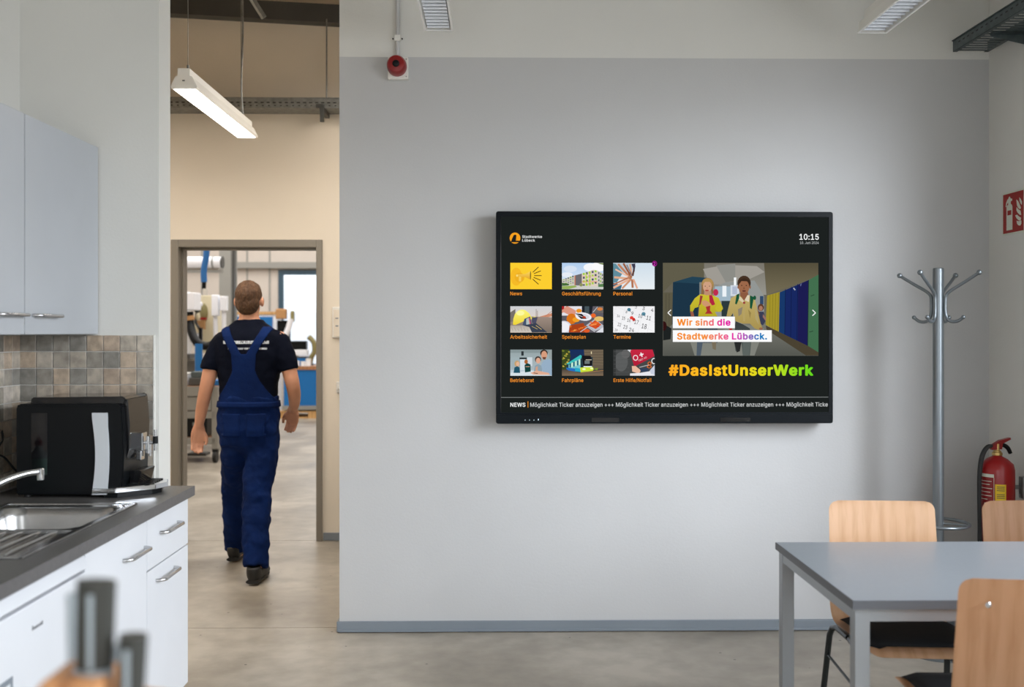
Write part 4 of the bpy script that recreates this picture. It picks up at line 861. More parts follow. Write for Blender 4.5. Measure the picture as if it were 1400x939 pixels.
# screen background
p = Pic((685,296,1133.2,563.3), y=YS); p.base((29,33,32)); p.rect_(685, 542.4, 1133.2, 543.2, (128,132,132)); p.done('screen_background')
YT = YS-.0004
GL = {'#':(440,[[(242,0),(326,509),(377,509),(294,0)],[(10,140),(19,192),(400,192),(391,140)],[(64,0),(147,509),(198,509),(115,0)],[(40,316),(49,368),(429,368),(421,316)]]),'+':(453,[[(198,34),(198,364),(255,364),(255,34)],[(61,172),(61,226),(391,226),(391,172)]]),'.':(188,[[(95,-4),(78,-1),(63,9),(53,24),(50,41),(53,59),(63,73),(78,83),(95,87),(113,83),(128,73),(138,59),(141,41),(138,24),(128,9),(113,-1)]]),'/':(249,[[(235,533),(71,-76),(14,-76),(178,533)]]),'0':(453,[[(227,-7),(174,1),(130,24),(95,62),(69,113),(53,178),(48,254),(53,330),(69,395),(95,447),(130,484),(174,508),(227,516),(279,508),(323,484),(358,447),(384,395),(400,330),(405,254),(400,178),(384,113),(359,62),(323,24),(279,1)],[(227,50),(261,56),(290,74),(313,103),(330,144),(340,194),(344,254),(340,314),(330,365),(313,405),(290,435),(261,453),(227,460),(192,453),(163,435),(140,405),(123,365),(113,314),(109,254),(113,194),(123,144),(140,103),(163,74),(192,56)]]),'1':(453,[[(76,0),(76,55),(391,55),(391,0)],[(276,509),(276,0),(212,0),(212,448),(209,448),(86,358),(86,427),(198,509)]]),'2':(453,[[(64,0),(64,47),(234,229),(261,257),(282,282),(299,305),(311,327),(318,348),(320,371),(317,397),(308,419),(293,436),(273,449),(250,457),(224,460),(196,457),(172,447),(153,433),(139,413),(130,390),(127,362),(66,362),(71,405),(86,442),(111,473),(143,496),(182,511),(225,516),(268,511),(306,497),(337,474),(361,445),(376,411),(381,372),(378,345),(371,318),(357,290),(336,259),(306,223),(267,180),(153,60),(153,57),(389,57),(389,0)]]),'3':(453,[[(218,-7),(173,-3),(133,10),(98,30),(70,57),(52,91),(44,132),(109,132),(115,107),(126,87),(144,71),(165,59),(191,52),(219,50),(248,53),(275,61),(297,74),(315,93),(325,116),(329,145),(326,172),(316,196),(299,217),(275,234),(242,244),(201,248),(157,248),(157,299),(288,448),(288,452),(70,452),(70,509),(372,509),(372,461),(211,278),(211,289),(264,288),(308,276),(344,253),(371,222),(387,186),(393,145),(387,103),(370,66),(344,36),(309,12),(266,-2)]]),'4':(453,[[(40,105),(40,158),(247,509),(311,509),(109,166),(109,163),(413,163),(413,105)],[(282,0),(282,121),(282,146),(282,318),(343,318),(343,0)]]),'5':(453,[[(221,-7),(178,-2),(140,11),(108,32),(83,60),(66,93),(60,130),(122,130),(127,108),(138,89),(154,73),(173,60),(196,52),(221,50),(250,53),(276,64),(298,82),(314,104),(324,131),(328,162),(324,193),(314,221),(297,244),(275,262),(248,273),(218,277),(192,275),(167,268),(145,258),(128,246),(67,253),(96,509),(366,509),(366,452),(151,452),(134,301),(136,301),(155,315),(178,325),(203,331),(229,334),(263,330),(294,321),(321,306),(345,285),(364,260),(379,231),(388,199),(391,163),(385,117),(369,76),(343,41),(309,15),(268,-1)]]),'6':(453,[[(226,-7),(182,-1),(142,15),(109,40),(84,74),(69,115),(64,162),(68,199),(80,239),(102,285),(137,340),(252,509),(322,509),(151,261),(145,261),(154,275),(165,288),(179,299),(196,307),(214,312),(235,314),(278,309),(316,295),(346,271),(370,240),(384,201),(389,157),(384,112),(368,73),(343,39),(310,14),(271,-2)],[(226,48),(254,52),(279,63),(299,79),(314,101),(324,128),(327,157),(324,187),(314,213),(299,235),(279,251),(254,262),(226,265),(198,262),(174,252),(153,235),(138,214),(128,188),(125,158),(128,128),(138,102),(153,79),(174,63),(198,52)]]),'7':(453,[[(97,0),(323,448),(323,452),(62,452),(62,509),(391,509),(391,449),(165,0)]]),'8':(453,[[(226,-7),(178,-2),(136,11),(101,33),(74,62),(57,96),(52,135),(55,166),(65,195),(81,220),(101,241),(125,256),(153,265),(153,267),(119,282),(93,308),(76,342),(70,380),(75,417),(90,450),(114,477),(146,498),(184,511),(226,516),(269,511),(306,498),(337,477),(361,450),(377,417),(382,380),(376,342),(359,308),(333,282),(300,267),(300,265),(327,256),(351,241),(372,220),(387,195),(397,166),(401,135),(395,96),(378,62),(352,33),(317,11),(275,-2)],[(226,49),(258,52),(285,60),(307,74),(323,91),(333,113),(337,139),(333,165),(322,189),(305,208),(283,223),(256,232),(226,235),(196,232),(169,223),(147,208),(130,189),(119,165),(115,139),(119,113),(129,91),(145,74),(167,60),(195,52)],[(226,290),(252,292),(274,300),(293,313),(307,330),(316,351),(319,376),(316,399),(308,420),(294,437),(275,449),(252,457),(226,460),(200,457),(177,449),(159,437),(145,420),(136,399),(133,376),(136,351),(145,330),(159,313),(178,300),(201,292)]]),'9':(453,[[(226,516),(271,510),(310,494),(343,468),(368,434),(384,393),(389,347),(385,309),(373,270),(350,224),(315,168),(200,0),(130,0),(301,248),(307,248),(299,234),(287,221),(273,210),(257,202),(238,196),(218,195),(175,199),(137,214),(106,237),(83,269),(68,307),(64,352),(69,397),(85,436),(110,469),(143,494),(182,510)],[(226,460),(199,457),(174,446),(154,429),(138,407),(129,381),(125,352),(129,322),(138,295),(154,274),(174,257),(199,247),(226,243),(254,247),(279,257),(299,273),(314,295),(324,321),(327,350),(324,381),(314,407),(299,429),(279,446),(254,457)]]),':':(188,[[(95,-4),(78,-1),(63,9),(53,24),(50,41),(53,59),(63,73),(78,83),(95,87),(113,83),(128,73),(138,59),(141,41),(138,24),(128,9),(113,-1)],[(95,271),(78,274),(63,284),(53,299),(50,316),(53,334),(63,349),(78,359),(95,362),(113,359),(128,349),(138,334),(141,316),(138,299),(128,284),(113,274)]]),'A':(480,[[(16,0),(201,509),(276,509),(463,0),(395,0),(287,302),(276,334),(264,372),(250,420),(232,478),(245,478),(228,419),(213,371),(201,333),(191,302),(85,0)],[(110,142),(110,199),(370,199),(370,142)]]),'B':(456,[[(60,0),(60,509),(241,509),(289,504),(329,491),(359,469),(381,442),(394,410),(398,374),(395,344),(387,320),(373,301),(356,286),(336,275),(315,267),(315,262),(339,257),(363,245),(385,227),(402,203),(414,173),(418,136),(413,100),(400,67),(377,39),(344,18),(301,4),(247,0)],[(125,57),(245,57),(296,63),(330,80),(349,105),(355,137),(352,161),(342,184),(327,203),(306,218),(279,228),(248,231),(125,231)],[(125,285),(238,285),(265,288),(288,296),(308,309),(323,326),(333,348),(336,372),(330,403),(313,429),(283,446),(240,452),(125,452)]]),'D':(502,[[(219,0),(96,0),(96,57),(215,57),(272,63),(318,81),(354,110),(379,149),(394,198),(399,255),(394,312),(379,361),(354,399),(320,428),(275,446),(221,452),(93,452),(93,509),(225,509),(294,501),(353,478),(399,441),(433,391),(455,329),(462,255),(455,181),(433,119),(398,68),(351,31),(291,8)],[(125,509),(125,0),(60,0),(60,509)]]),'E':(419,[[(60,0),(60,509),(372,509),(372,452),(125,452),(125,286),(355,286),(355,229),(125,229),(125,57),(375,57),(375,0)]]),'F':(410,[[(60,0),(60,509),(369,509),(369,452),(125,452),(125,278),(346,278),(346,221),(125,221),(125,0)]]),'G':(520,[[(269,-7),(205,1),(149,25),(104,64),(69,116),(47,179),(40,254),(47,329),(69,393),(103,445),(149,484),(203,508),(265,516),(304,513),(340,504),(374,489),(403,469),(429,445),(449,416),(465,384),(474,349),(408,349),(399,372),(387,393),(373,411),(356,427),(337,439),(315,448),(291,454),(265,456),(222,450),(183,432),(150,404),(125,364),(109,314),(103,254),(109,194),(125,145),(151,105),(184,76),(224,59),(269,53),(309,57),(345,71),(374,93),(396,123),(410,160),(415,202),(434,199),(283,199),(283,256),(478,256),(478,200),(471,141),(451,91),(419,50),(377,19),(326,0)]]),'H':(517,[[(60,0),(60,509),(125,509),(125,289),(392,289),(392,509),(457,509),(457,0),(392,0),(392,232),(125,232),(125,0)]]),'I':(301,[[(31,0),(31,57),(118,57),(118,452),(31,452),(31,509),(269,509),(269,452),(183,452),(183,57),(269,57),(269,0)]]),'J':(396,[[(185,-7),(124,3),(75,33),(44,81),(33,145),(33,173),(98,173),(98,145),(104,104),(122,74),(149,56),(185,50),(220,56),(248,74),(266,104),(272,145),(272,509),(336,509),(336,145),(326,81),(294,33),(246,3)]]),'L':(393,[[(60,0),(60,509),(125,509),(125,57),(361,57),(361,0)]]),'M':(628,[[(60,0),(60,509),(152,509),(277,187),(287,159),(299,123),(311,84),(322,49),(307,49),(318,83),(330,121),(342,158),(352,187),(476,509),(568,509),(568,0),(504,0),(504,291),(504,327),(505,369),(506,413),(507,457),(513,457),(505,433),(498,409),(482,363),(467,322),(456,291),(342,0),(286,0),(170,291),(159,321),(145,361),(129,408),(112,457),(119,457),(120,416),(121,372),(122,328),(122,291),(122,0)]]),'N':(523,[[(60,0),(60,509),(136,509),(343,183),(352,169),(363,151),(375,130),(388,107),(401,82),(414,55),(405,54),(402,81),(401,108),(400,134),(399,157),(399,195),(399,509),(463,509),(463,0),(387,0),(202,290),(177,331),(164,354),(148,381),(108,452),(119,454),(122,384),(124,328),(125,291),(125,0)]]),'P':(445,[[(60,0),(60,509),(235,509),(289,503),(332,487),(366,462),(390,430),(404,391),(409,348),(404,304),(390,265),(366,233),(332,207),(289,191),(235,186),(109,186),(109,242),(233,242),(269,246),(297,256),(318,272),(333,294),(342,319),(344,348),(342,376),(333,402),(318,423),(297,439),(268,449),(232,452),(125,452),(125,0)]]),'R':(449,[[(60,0),(60,509),(236,509),(290,504),(333,489),(367,465),(390,433),(405,395),(409,352),(405,309),(390,271),(367,240),(333,217),(289,203),(236,198),(96,198),(96,255),(234,255),(269,258),(298,267),(319,281),(334,300),(342,324),(345,352),(342,380),(334,405),(319,425),(298,440),(269,449),(233,452),(125,452),(125,0)],[(353,0),(230,229),(303,229),(428,0)]]),'S':(447,[[(224,-9),(172,-4),(128,9),(91,31),(64,60),(46,96),(38,137),(104,137),(110,110),(123,88),(142,71),(166,59),(194,52),(224,49),(257,52),(286,60),(311,74),(329,92),(341,114),(346,139),(342,161),(332,179),(316,193),(296,205),(272,214),(245,222),(184,239),(128,260),(86,289),(60,326),(52,372),(58,413),(75,448),(102,476),(138,498),(180,511),(227,516),(275,511),(316,498),(351,476),(377,449),(394,415),(401,378),(337,378),(326,412),(302,437),(267,453),(225,459),(194,456),(167,448),(145,435),(129,418),(118,398),(115,376),(119,352),(131,334),(148,319),(169,308),(191,300),(212,293),(264,279),(287,272),(312,264),(336,252),(359,238),(379,220),(395,198),(405,171),(408,139),(403,99),(386,64),(360,34),(323,11),(278,-4)]]),'T':(449,[[(32,452),(32,509),(417,509),(417,452),(257,452),(257,0),(193,0),(193,452)]]),'U':(517,[[(259,-8),(203,-2),(154,15),(114,43),(85,80),(66,124),(60,173),(60,509),(124,509),(124,178),(128,144),(141,113),(160,87),(187,68),(220,56),(259,52),(298,56),(331,68),(357,87),(377,113),(389,144),(393,178),(393,509),(457,509),(457,173),(451,124),(433,80),(403,43),(363,15),(315,-2)]]),'W':(686,[[(155,0),(16,509),(82,509),(163,196),(170,171),(175,145),(187,94),(192,67),(197,40),(189,40),(194,67),(200,94),(205,120),(211,145),(224,196),(306,509),(380,509),(462,196),(468,171),(474,145),(486,94),(492,67),(497,40),(488,40),(493,67),(499,94),(504,120),(510,145),(523,196),(603,509),(670,509),(530,0),(455,0),(368,323),(359,356),(351,391),(344,431),(336,475),(350,475),(342,433),(335,395),(327,359),(318,323),(230,0)]]),'a':(389,[[(160,-9),(126,-5),(94,5),(68,22),(48,45),(35,73),(30,108),(34,138),(43,161),(58,179),(78,193),(100,203),(125,211),(152,216),(178,220),(234,227),(252,230),(265,235),(273,243),(276,255),(276,257),(273,279),(267,297),(256,311),(240,322),(220,329),(196,331),(171,329),(149,322),(132,313),(118,301),(107,288),(100,274),(41,291),(57,322),(79,346),(104,364),(133,375),(163,382),(194,384),(215,383),(239,379),(263,372),(286,360),(306,343),(322,320),(333,290),(337,251),(337,0),(277,0),(277,52),(272,52),(264,38),(252,25),(236,12),(215,1),(190,-6)],[(170,45),(202,49),(228,59),(248,74),(263,93),(272,115),(276,138),(276,190),(270,186),(259,182),(246,179),(231,176),(200,171),(175,168),(154,164),(134,159),(117,150),(103,139),(95,124),(92,105),(94,87),(102,72),(114,61),(130,52),(149,47)]]),'b':(424,[[(229,-8),(198,-5),(172,4),(153,17),(138,31),(127,46),(118,59),(112,59),(112,0),(53,0),(53,509),(114,509),(114,319),(118,319),(127,331),(137,346),(152,360),(171,373),(197,381),(229,384),(274,378),(313,361),(345,332),(370,293),(385,245),(390,189),(385,133),(370,84),(346,45),(313,16),(274,-2)],[(220,47),(253,51),(279,66),(301,88),(316,117),(325,151),(328,189),(325,227),(316,261),(301,290),(280,311),(253,325),(220,330),(188,325),(161,312),(140,291),(125,263),(116,229),(113,189),(116,150),(125,115),(140,86),(162,65),(188,51)]]),'c':(396,[[(207,-8),(159,-2),(117,16),(82,46),(56,85),(40,133),(34,187),(40,243),(56,291),(82,330),(117,360),(159,378),(207,384),(234,383),(260,377),(284,368),(305,356),(324,341),(340,322),(353,301),(362,277),(303,262),(298,276),(290,289),(281,301),(270,311),(257,319),(242,325),(226,329),(207,330),(173,325),(145,310),(124,287),(108,258),(99,224),(96,187),(99,151),(108,117),(124,89),(145,66),(173,51),(207,46),(226,48),(243,52),(258,58),(271,66),(282,76),(292,89),(299,102),(304,117),(363,102),(354,78),(341,56),(325,37),(306,21),(285,9),(261,-1),(235,-6)]]),'d':(424,[[(195,-8),(151,-2),(111,16),(79,45),(55,84),(39,133),(34,189),(39,245),(55,293),(79,332),(112,361),(151,378),(196,384),(228,381),(253,373),(272,360),(287,346),(298,331),(306,319),(311,319),(311,509),(372,509),(372,0),(313,0),(313,59),(307,59),(298,46),(287,31),(272,17),(252,4),(227,-5)],[(205,47),(236,51),(263,65),(284,86),(299,115),(309,150),(312,189),(309,229),(300,263),(284,291),(263,312),(237,325),(205,330),(172,325),(145,311),(124,290),(108,261),(99,227),(96,189),(99,151),(109,117),(124,88),(145,66),(172,51)]]),'e':(404,[[(212,-8),(161,-2),(117,16),(82,46),(56,85),(40,132),(34,187),(39,242),(55,290),(81,329),(115,359),(157,378),(205,384),(236,382),(266,374),(294,361),(319,341),(341,315),(357,282),(368,242),(371,194),(371,169),(75,169),(75,221),(338,221),(310,202),(307,237),(298,269),(283,294),(263,314),(237,326),(205,330),(173,326),(146,313),(125,294),(109,270),(99,241),(96,211),(96,178),(100,139),(110,106),(128,80),(151,61),(179,50),(212,46),(234,48),(254,53),(271,61),(285,73),(297,88),(306,105),(365,91),(353,63),(335,39),(311,19),(283,4),(249,-5)]]),'f':(254,[[(228,379),(228,327),(6,327),(6,379)],[(81,0),(81,432),(84,461),(96,486),(113,505),(135,519),(161,527),(187,530),(207,529),(222,527),(234,524),(243,521),(227,468),(215,472),(206,473),(195,474),(171,470),(154,460),(145,443),(142,419),(142,0)]]),'g':(425,[[(207,-151),(168,-148),(134,-140),(105,-127),(82,-110),(64,-91),(51,-69),(101,-41),(110,-53),(122,-66),(136,-78),(154,-88),(178,-95),(207,-97),(249,-92),(282,-75),(304,-47),(311,-6),(311,68),(306,68),(298,56),(287,41),(272,28),(252,16),(227,8),(195,5),(152,10),(113,27),(80,53),(55,90),(39,136),(34,191),(39,246),(55,293),(80,332),(112,361),(152,378),(196,384),(228,382),(253,373),(273,360),(288,346),(299,331),(308,319),(313,319),(313,379),(372,379),(372,-9),(367,-54),(350,-90),(324,-117),(291,-136),(251,-147)],[(205,59),(237,63),(264,75),(285,95),(300,121),(309,154),(312,193),(309,231),(300,264),(285,291),(264,312),(237,325),(205,330),(172,325),(145,312),(124,290),(109,262),(99,229),(96,193),(99,155),(109,123),(124,96),(145,76),(172,63)]]),'h':(410,[[(114,227),(114,0),(53,0),(53,509),(114,509),(114,287),(102,287),(124,332),(152,362),(187,379),(227,384),(264,380),(295,369),(321,349),(341,321),(353,285),(357,240),(357,0),(296,0),(296,235),(290,275),(273,304),(246,323),(210,329),(184,326),(161,317),(141,303),(126,283),(117,257)]]),'i':(167,[[(53,0),(53,379),(114,379),(114,0)],[(84,443),(67,446),(54,455),(44,468),(41,483),(44,499),(54,512),(67,521),(84,524),(100,521),(114,512),(123,499),(126,483),(123,468),(114,455),(100,446)]]),'k':(381,[[(110,137),(110,212),(121,212),(284,379),(360,379),(184,199),(177,199)],[(53,0),(53,509),(114,509),(114,0)],[(294,0),(148,186),(191,229),(372,0)]]),'l':(189,[[(139,-2),(101,3),(74,20),(58,47),(53,84),(53,509),(114,509),(114,99),(115,77),(120,62),(130,54),(146,52),(160,53),(170,54),(181,3),(162,-1),(151,-2)]]),'m':(610,[[(53,0),(53,379),(112,379),(112,295),(108,295),(118,323),(132,346),(151,363),(172,376),(195,384),(219,386),(257,380),(287,361),(309,331),(321,295),(312,295),(322,321),(337,343),(357,361),(381,375),(407,383),(437,386),(468,383),(497,372),(522,354),(541,328),(553,296),(557,255),(557,0),(496,0),(496,254),(490,289),(473,313),(447,326),(419,330),(395,328),(374,320),(358,307),(345,290),(338,270),(335,247),(335,0),(274,0),(274,260),(269,288),(253,311),(229,326),(199,330),(178,328),(158,320),(140,307),(126,289),(117,266),(114,238),(114,0)]]),'n':(410,[[(114,227),(114,0),(53,0),(53,379),(112,379),(112,287),(102,287),(124,332),(152,362),(187,379),(227,384),(264,380),(295,369),(321,349),(341,321),(353,285),(357,240),(357,0),(296,0),(296,235),(290,275),(273,304),(246,323),(210,329),(184,326),(161,317),(141,303),(126,283),(117,257)]]),'o':(415,[[(207,-8),(159,-2),(117,16),(82,46),(56,85),(40,133),(34,187),(40,243),(56,291),(82,330),(117,360),(159,378),(207,384),(256,378),(299,360),(333,330),(359,291),(376,243),(381,187),(376,133),(359,85),(333,46),(299,16),(256,-2)],[(207,46),(242,51),(270,66),(292,89),(307,117),(316,151),(319,187),(316,224),(307,258),(292,287),(270,310),(242,325),(207,330),(173,325),(145,310),(124,287),(108,258),(99,224),(96,187),(99,151),(108,117),(124,89),(145,66),(173,51)]]),'p':(424,[[(53,-143),(53,379),(112,379),(112,319),(118,319),(126,331),(137,346),(152,360),(171,373),(197,381),(229,384),(274,378),(313,361),(345,332),(370,293),(385,245),(390,189),(385,133),(370,84),(346,45),(313,16),(274,-2),(229,-8),(198,-5),(173,4),(153,17),(138,31),(127,46),(118,59),(114,59),(114,-143)],[(220,47),(253,51),(279,66),(301,88),(316,117),(325,151),(328,189),(325,227),(316,261),(301,290),(280,311),(253,325),(220,330),(188,325),(161,312),(140,291),(125,263),(116,229),(113,189),(116,150),(125,115),(140,86),(162,65),(188,51)]]),'r':(259,[[(53,0),(53,379),(112,379),(112,321),(115,321),(130,347),(152,367),(181,380),(213,385),(229,384),(243,384),(243,322),(230,324),(219,325),(207,326),(182,323),(159,315),(140,301),(126,284),(117,262),(114,237),(114,0)]]),'s':(365,[[(182,-8),(145,-5),(112,3),(84,18),(62,38),(45,63),(36,94),(94,107),(105,79),(124,60),(150,49),(181,45),(217,50),(244,62),(262,81),(268,103),(265,121),(254,136),(237,147),(212,155),(149,170),(104,186),(72,208),(53,237),(47,274),(51,305),(65,332),(87,354),(115,370),(149,381),(187,384),(223,381),(254,372),(279,358),(299,339),(314,316),(324,290),(268,277),(258,298),(243,316),(219,328),(187,333),(156,329),(131,317),(114,299),(109,277),(112,258),(124,243),(144,232),(172,223),(229,209),(275,194),(306,171),(325,142),(331,107),(326,75),(312,47),(290,24),(260,6),(223,-5)]]),'t':(227,[[(204,379),(204,327),(6,327),(6,379)],[(65,471),(126,471),(126,98),(128,76),(136,61),(150,53),(170,50),(185,51),(202,54),(213,2),(203,-1),(192,-3),(180,-4),(168,-4),(125,2),(92,21),(72,52),(65,93)]]),'u':(410,[[(182,-5),(146,-1),(115,11),(89,31),(69,59),(57,95),(53,139),(53,379),(114,379),(114,144),(119,105),(137,75),(164,56),(200,50),(226,53),(249,62),(268,77),(283,97),(293,122),(296,153),(296,379),(357,379),(357,0),(298,0),(298,92),(307,92),(286,47),(257,17),(222,0)]]),'w':(567,[[(138,0),(23,379),(87,379),(133,214),(143,177),(154,137),(165,91),(175,41),(165,41),(175,90),(186,135),(196,176),(206,214),(252,379),(316,379),(362,214),(371,176),(382,136),(392,91),(402,41),(391,41),(402,90),(413,135),(423,176),(434,214),(480,379),(545,379),(429,0),(368,0),(319,172),(305,225),(297,252),(291,280),(277,338),(291,338),(277,280),(263,225),(255,198),(248,172),(199,0)]]),'z':(380,[[(42,0),(42,46),(254,320),(254,323),(48,323),(48,379),(333,379),(333,331),(126,60),(126,56),(339,56),(339,0)]]),'ä':(389,[[(160,-9),(126,-5),(94,5),(68,22),(48,45),(35,73),(30,108),(34,138),(43,161),(58,179),(78,193),(100,203),(125,211),(152,216),(178,220),(234,227),(252,230),(265,235),(273,243),(276,255),(276,257),(273,279),(267,297),(256,311),(240,322),(220,329),(196,331),(171,329),(149,322),(132,313),(118,301),(107,288),(100,274),(41,291),(57,322),(79,346),(104,364),(133,375),(163,382),(194,384),(215,383),(239,379),(263,372),(286,360),(306,343),(322,320),(333,290),(337,251),(337,0),(277,0),(277,52),(272,52),(264,38),(252,25),(236,12),(215,1),(190,-6)],[(170,45),(202,49),(228,59),(248,74),(263,93),(272,115),(276,138),(276,190),(270,186),(259,182),(246,179),(231,176),(200,171),(175,168),(154,164),(134,159),(117,150),(103,139),(95,124),(92,105),(94,87),(102,72),(114,61),(130,52),(149,47)],[(261,443),(246,446),(233,455),(224,468),(221,483),(224,499),(233,512),(246,520),(261,523),(277,520),(290,512),(299,499),(301,483),(299,468),(290,455),(277,446)],[(117,443),(102,446),(89,455),(80,468),(77,483),(80,499),(89,512),(102,520),(117,523),(133,520),(146,512),(155,499),(158,483),(155,468),(146,455),(133,446)]]),'ö':(415,[[(207,-8),(159,-2),(117,16),(82,46),(56,85),(40,133),(34,187),(40,243),(56,291),(82,330),(117,360),(159,378),(207,384),(256,378),(299,360),(333,330),(359,291),(376,243),(381,187),(376,133),(359,85),(333,46),(299,16),(256,-2)],[(207,46),(242,51),(270,66),(292,89),(307,117),(316,151),(319,187),(316,224),(307,258),(292,287),(270,310),(242,325),(207,330),(173,325),(145,310),(124,287),(108,258),(99,224),(96,187),(99,151),(108,117),(124,89),(145,66),(173,51)],[(279,443),(264,446),(251,455),(242,468),(239,483),(242,499),(251,512),(264,520),(279,523),(295,520),(308,512),(317,499),(320,483),(317,468),(308,455),(295,446)],[(136,443),(120,446),(107,455),(98,468),(95,483),(98,499),(107,512),(120,520),(136,523),(151,520),(164,512),(173,499),(176,483),(173,468),(164,455),(151,446)]]),'ü':(410,[[(182,-5),(146,-1),(115,11),(89,31),(69,59),(57,95),(53,139),(53,379),(114,379),(114,144),(119,105),(137,75),(164,56),(200,50),(226,53),(249,62),(268,77),(283,97),(293,122),(296,153),(296,379),(357,379),(357,0),(298,0),(298,92),(307,92),(286,47),(257,17),(222,0)],[(277,443),(261,446),(248,455),(239,468),(236,483),(239,499),(248,512),(261,520),(277,523),(292,520),(305,512),(314,499),(317,483),(314,468),(305,455),(292,446)],[(133,443),(118,446),(104,455),(96,468),(93,483),(96,499),(104,512),(118,520),(133,523),(149,520),(162,512),(170,499),(173,483),(170,468),(162,455),(149,446)]])}
GL['I'] = (200, [[(70,0),(70,516),(128,516),(128,0)]]); GL['l'] = (178, [[(62,0),(62,540),(116,540),(116,0)]])
_gc = {}; _Hcache = {}
def glyph(ch, bold):
    """outline letter -> (verts, faces) in 1/1000 units"""
    if (ch, bold) in _gc: return _gc[(ch, bold)]
    V, F_ = [], []
    cs = GL[ch][1]
    def ar(c): return sum(c[i-1][0]*c[i][1]-c[i][0]*c[i-1][1] for i in range(len(c)))/2
    A_ = [ar(c) for c in cs]; sg = A_[max(range(len(cs)), key=lambda i: abs(A_[i]))]
    outs = [c for c, a in zip(cs, A_) if a*sg > 0]; holes = [c for c, a in zip(cs, A_) if a*sg < 0]
    for oc in outs:
        xs = [p[0] for p in oc]; ys = [p[1] for p in oc]
        hs = [h for h in holes if min(xs) <= h[0][0] <= max(xs) and min(ys) <= h[0][1] <= max(ys)]
        cu = bpy.data.curves.new('t', 'CURVE'); cu.dimensions = '2D'; cu.fill_mode = 'BOTH'; cu.offset = bold*650
        for c in [oc]+hs:
            sp = cu.splines.new('POLY'); sp.points.add(len(c)-1); sp.use_cyclic_u = True
            for k, q in enumerate(c): sp.points[k].co = (q[0], q[1], 0, 1)
        ob = bpy.data.objects.new('t', cu); COL.objects.link(ob)
        me = bpy.data.meshes.new_from_object(ob.evaluated_get(bpy.context.evaluated_depsgraph_get()))
        COL.objects.unlink(ob); bpy.data.objects.remove(ob); bpy.data.curves.remove(cu)
        n = len(V); V += [(v.co.x, v.co.y) for v in me.vertices]; F_ += [[n+i for i in p.vertices] for p in me.polygons]
        bpy.data.meshes.remove(me)
    _gc[(ch, bold)] = (V, F_); return _gc[(ch, bold)]
def text(s, x0, x1, base, cap, col, bold=0.0, shear=0, angle=0, name='lettering', y=None, spacing=1):
    """lettering fitted between x0..x1 (display pixels) on a baseline; col may be a list of (pos,colour)"""
    V, F_, cur = [], [], 0
    for ch in s:
        if ch == ' ': cur += 200; continue
        v, f = glyph(ch, 0)
        rr = bold*650
        for q8 in (range(8) if rr else (0,)):
            n = len(V); dx, dy = rr*math.cos(q8*PI/4+.39), rr*math.sin(q8*PI/4+.39)*.8
            V += [(cur+a+dx, b_+dy, 0) for a, b_ in v]; F_ += [[n+i for i in q] for q in f]
        cur += GL[ch][0]+bold*650*1.3
    me = bpy.data.meshes.new(name); me.from_pydata(V, [], F_)
    if bold not in _Hcache: h = [q[1] for q in glyph('H', 0)[0]]; _Hcache[bold] = (min(h)-bold*480, max(h)+bold*480)
    yy = YT if y is None else y
    h0, h1 = _Hcache[bold]
    xs = [v.co.x for v in me.vertices]; a, c = min(xs), max(xs)
    sc = (x1-x0)/(c-a); sy = cap/(h1-h0)
    pos = []
    for v in me.vertices:
        px = x0+(v.co.x-a)*sc; py = base-(v.co.y-h0)*sy
        if angle:
            dx, dy = px-x0, py-base; px = x0+dx*math.cos(angle)-dy*math.sin(angle); py = base+dx*math.sin(angle)+dy*math.cos(angle)
        pos.append((px, py)); X, Z = SXY(px, py); v.co = (X-root_of(t).location.x, yy-root_of(t).location.y, Z-root_of(t).location.z)
    at_ = me.color_attributes.new('Col', 'FLOAT_COLOR', 'POINT')
    for i, (px, py) in enumerate(pos):
        if isinstance(col, list):
            k = (px-x0)/(x1-x0); cc = rgb(*col[-1][1])
            for (k0, c0), (k1, c1) in zip(col, col[1:]):
                if k <= k1:
                    f = max(0, (k-k0)/(k1-k0)); cc = tuple(u+(v-u)*f for u, v in zip(rgb(*c0), rgb(*c1))); break
        else: cc = rgb(*col)
        at_.data[i].color = (*cc, 1)
    me.materials.append(M['screen']); o = bpy.data.objects.new(name, me); COL.objects.link(o); o.parent = t
    return o
W = (238,240,240); OR = (232,140,40)
# logo
p = Pic((685,296,1133,563), y=YS-.0002)
p.ell(704, 325.3, 7.3, 7.6, (245,160,32), 28); 
p.poly([(698.5,330.3),(700,326),(702,321.5),(704,320.4),(706,321.2),(706.5,328.8),(711,328.8),(711,331),(698,331)], (29,33,32)); p.line(706.5,320,705.6,329,.8,(245,160,32)); p.line(697.5,330.2,710.5,330.2,1.0,(29,33,32))
p.done('logo', 'round orange logo')
text('Stadtwerke', 713.8, 740.8, 325.0, 3.5, W, .015); text('Lübeck', 713.8, 731.2, 330.0, 3.5, W, .015)
text('10:15', 1093.2, 1119.8, 327.0, 8.0, (244,246,246), .025); text('10. Juni 2024', 1094, 1119.8, 332.8, 3.4, (190,194,194))
for s, x0, x1, bl in (('News',697.5,713.7,403.4),('Geschäftsführung',768,821,403.4),('Personal',838.2,864,403.4),('Arbeitssicherheit',697.5,747.7,462.6),('Speiseplan',768,800.5,462.6),('Termine',838.4,862,462.6),('Betriebsrat',697.5,729.8,521.8),('Fahrpläne',768,797.2,521.8),('Erste Hilfe/Notfall',838.4,890,521.8)):
    text(s, x0, x1, bl, 4.9, (236,142,44), .02)
text('NEWS', 697.6, 718.2, 555.6, 5.6, W, .03)
p = Pic((685,296,1133,563), y=YS-.0002); p.rect_(721.2,548.2,722.1,556.6,OR); p.done('ticker_divider')
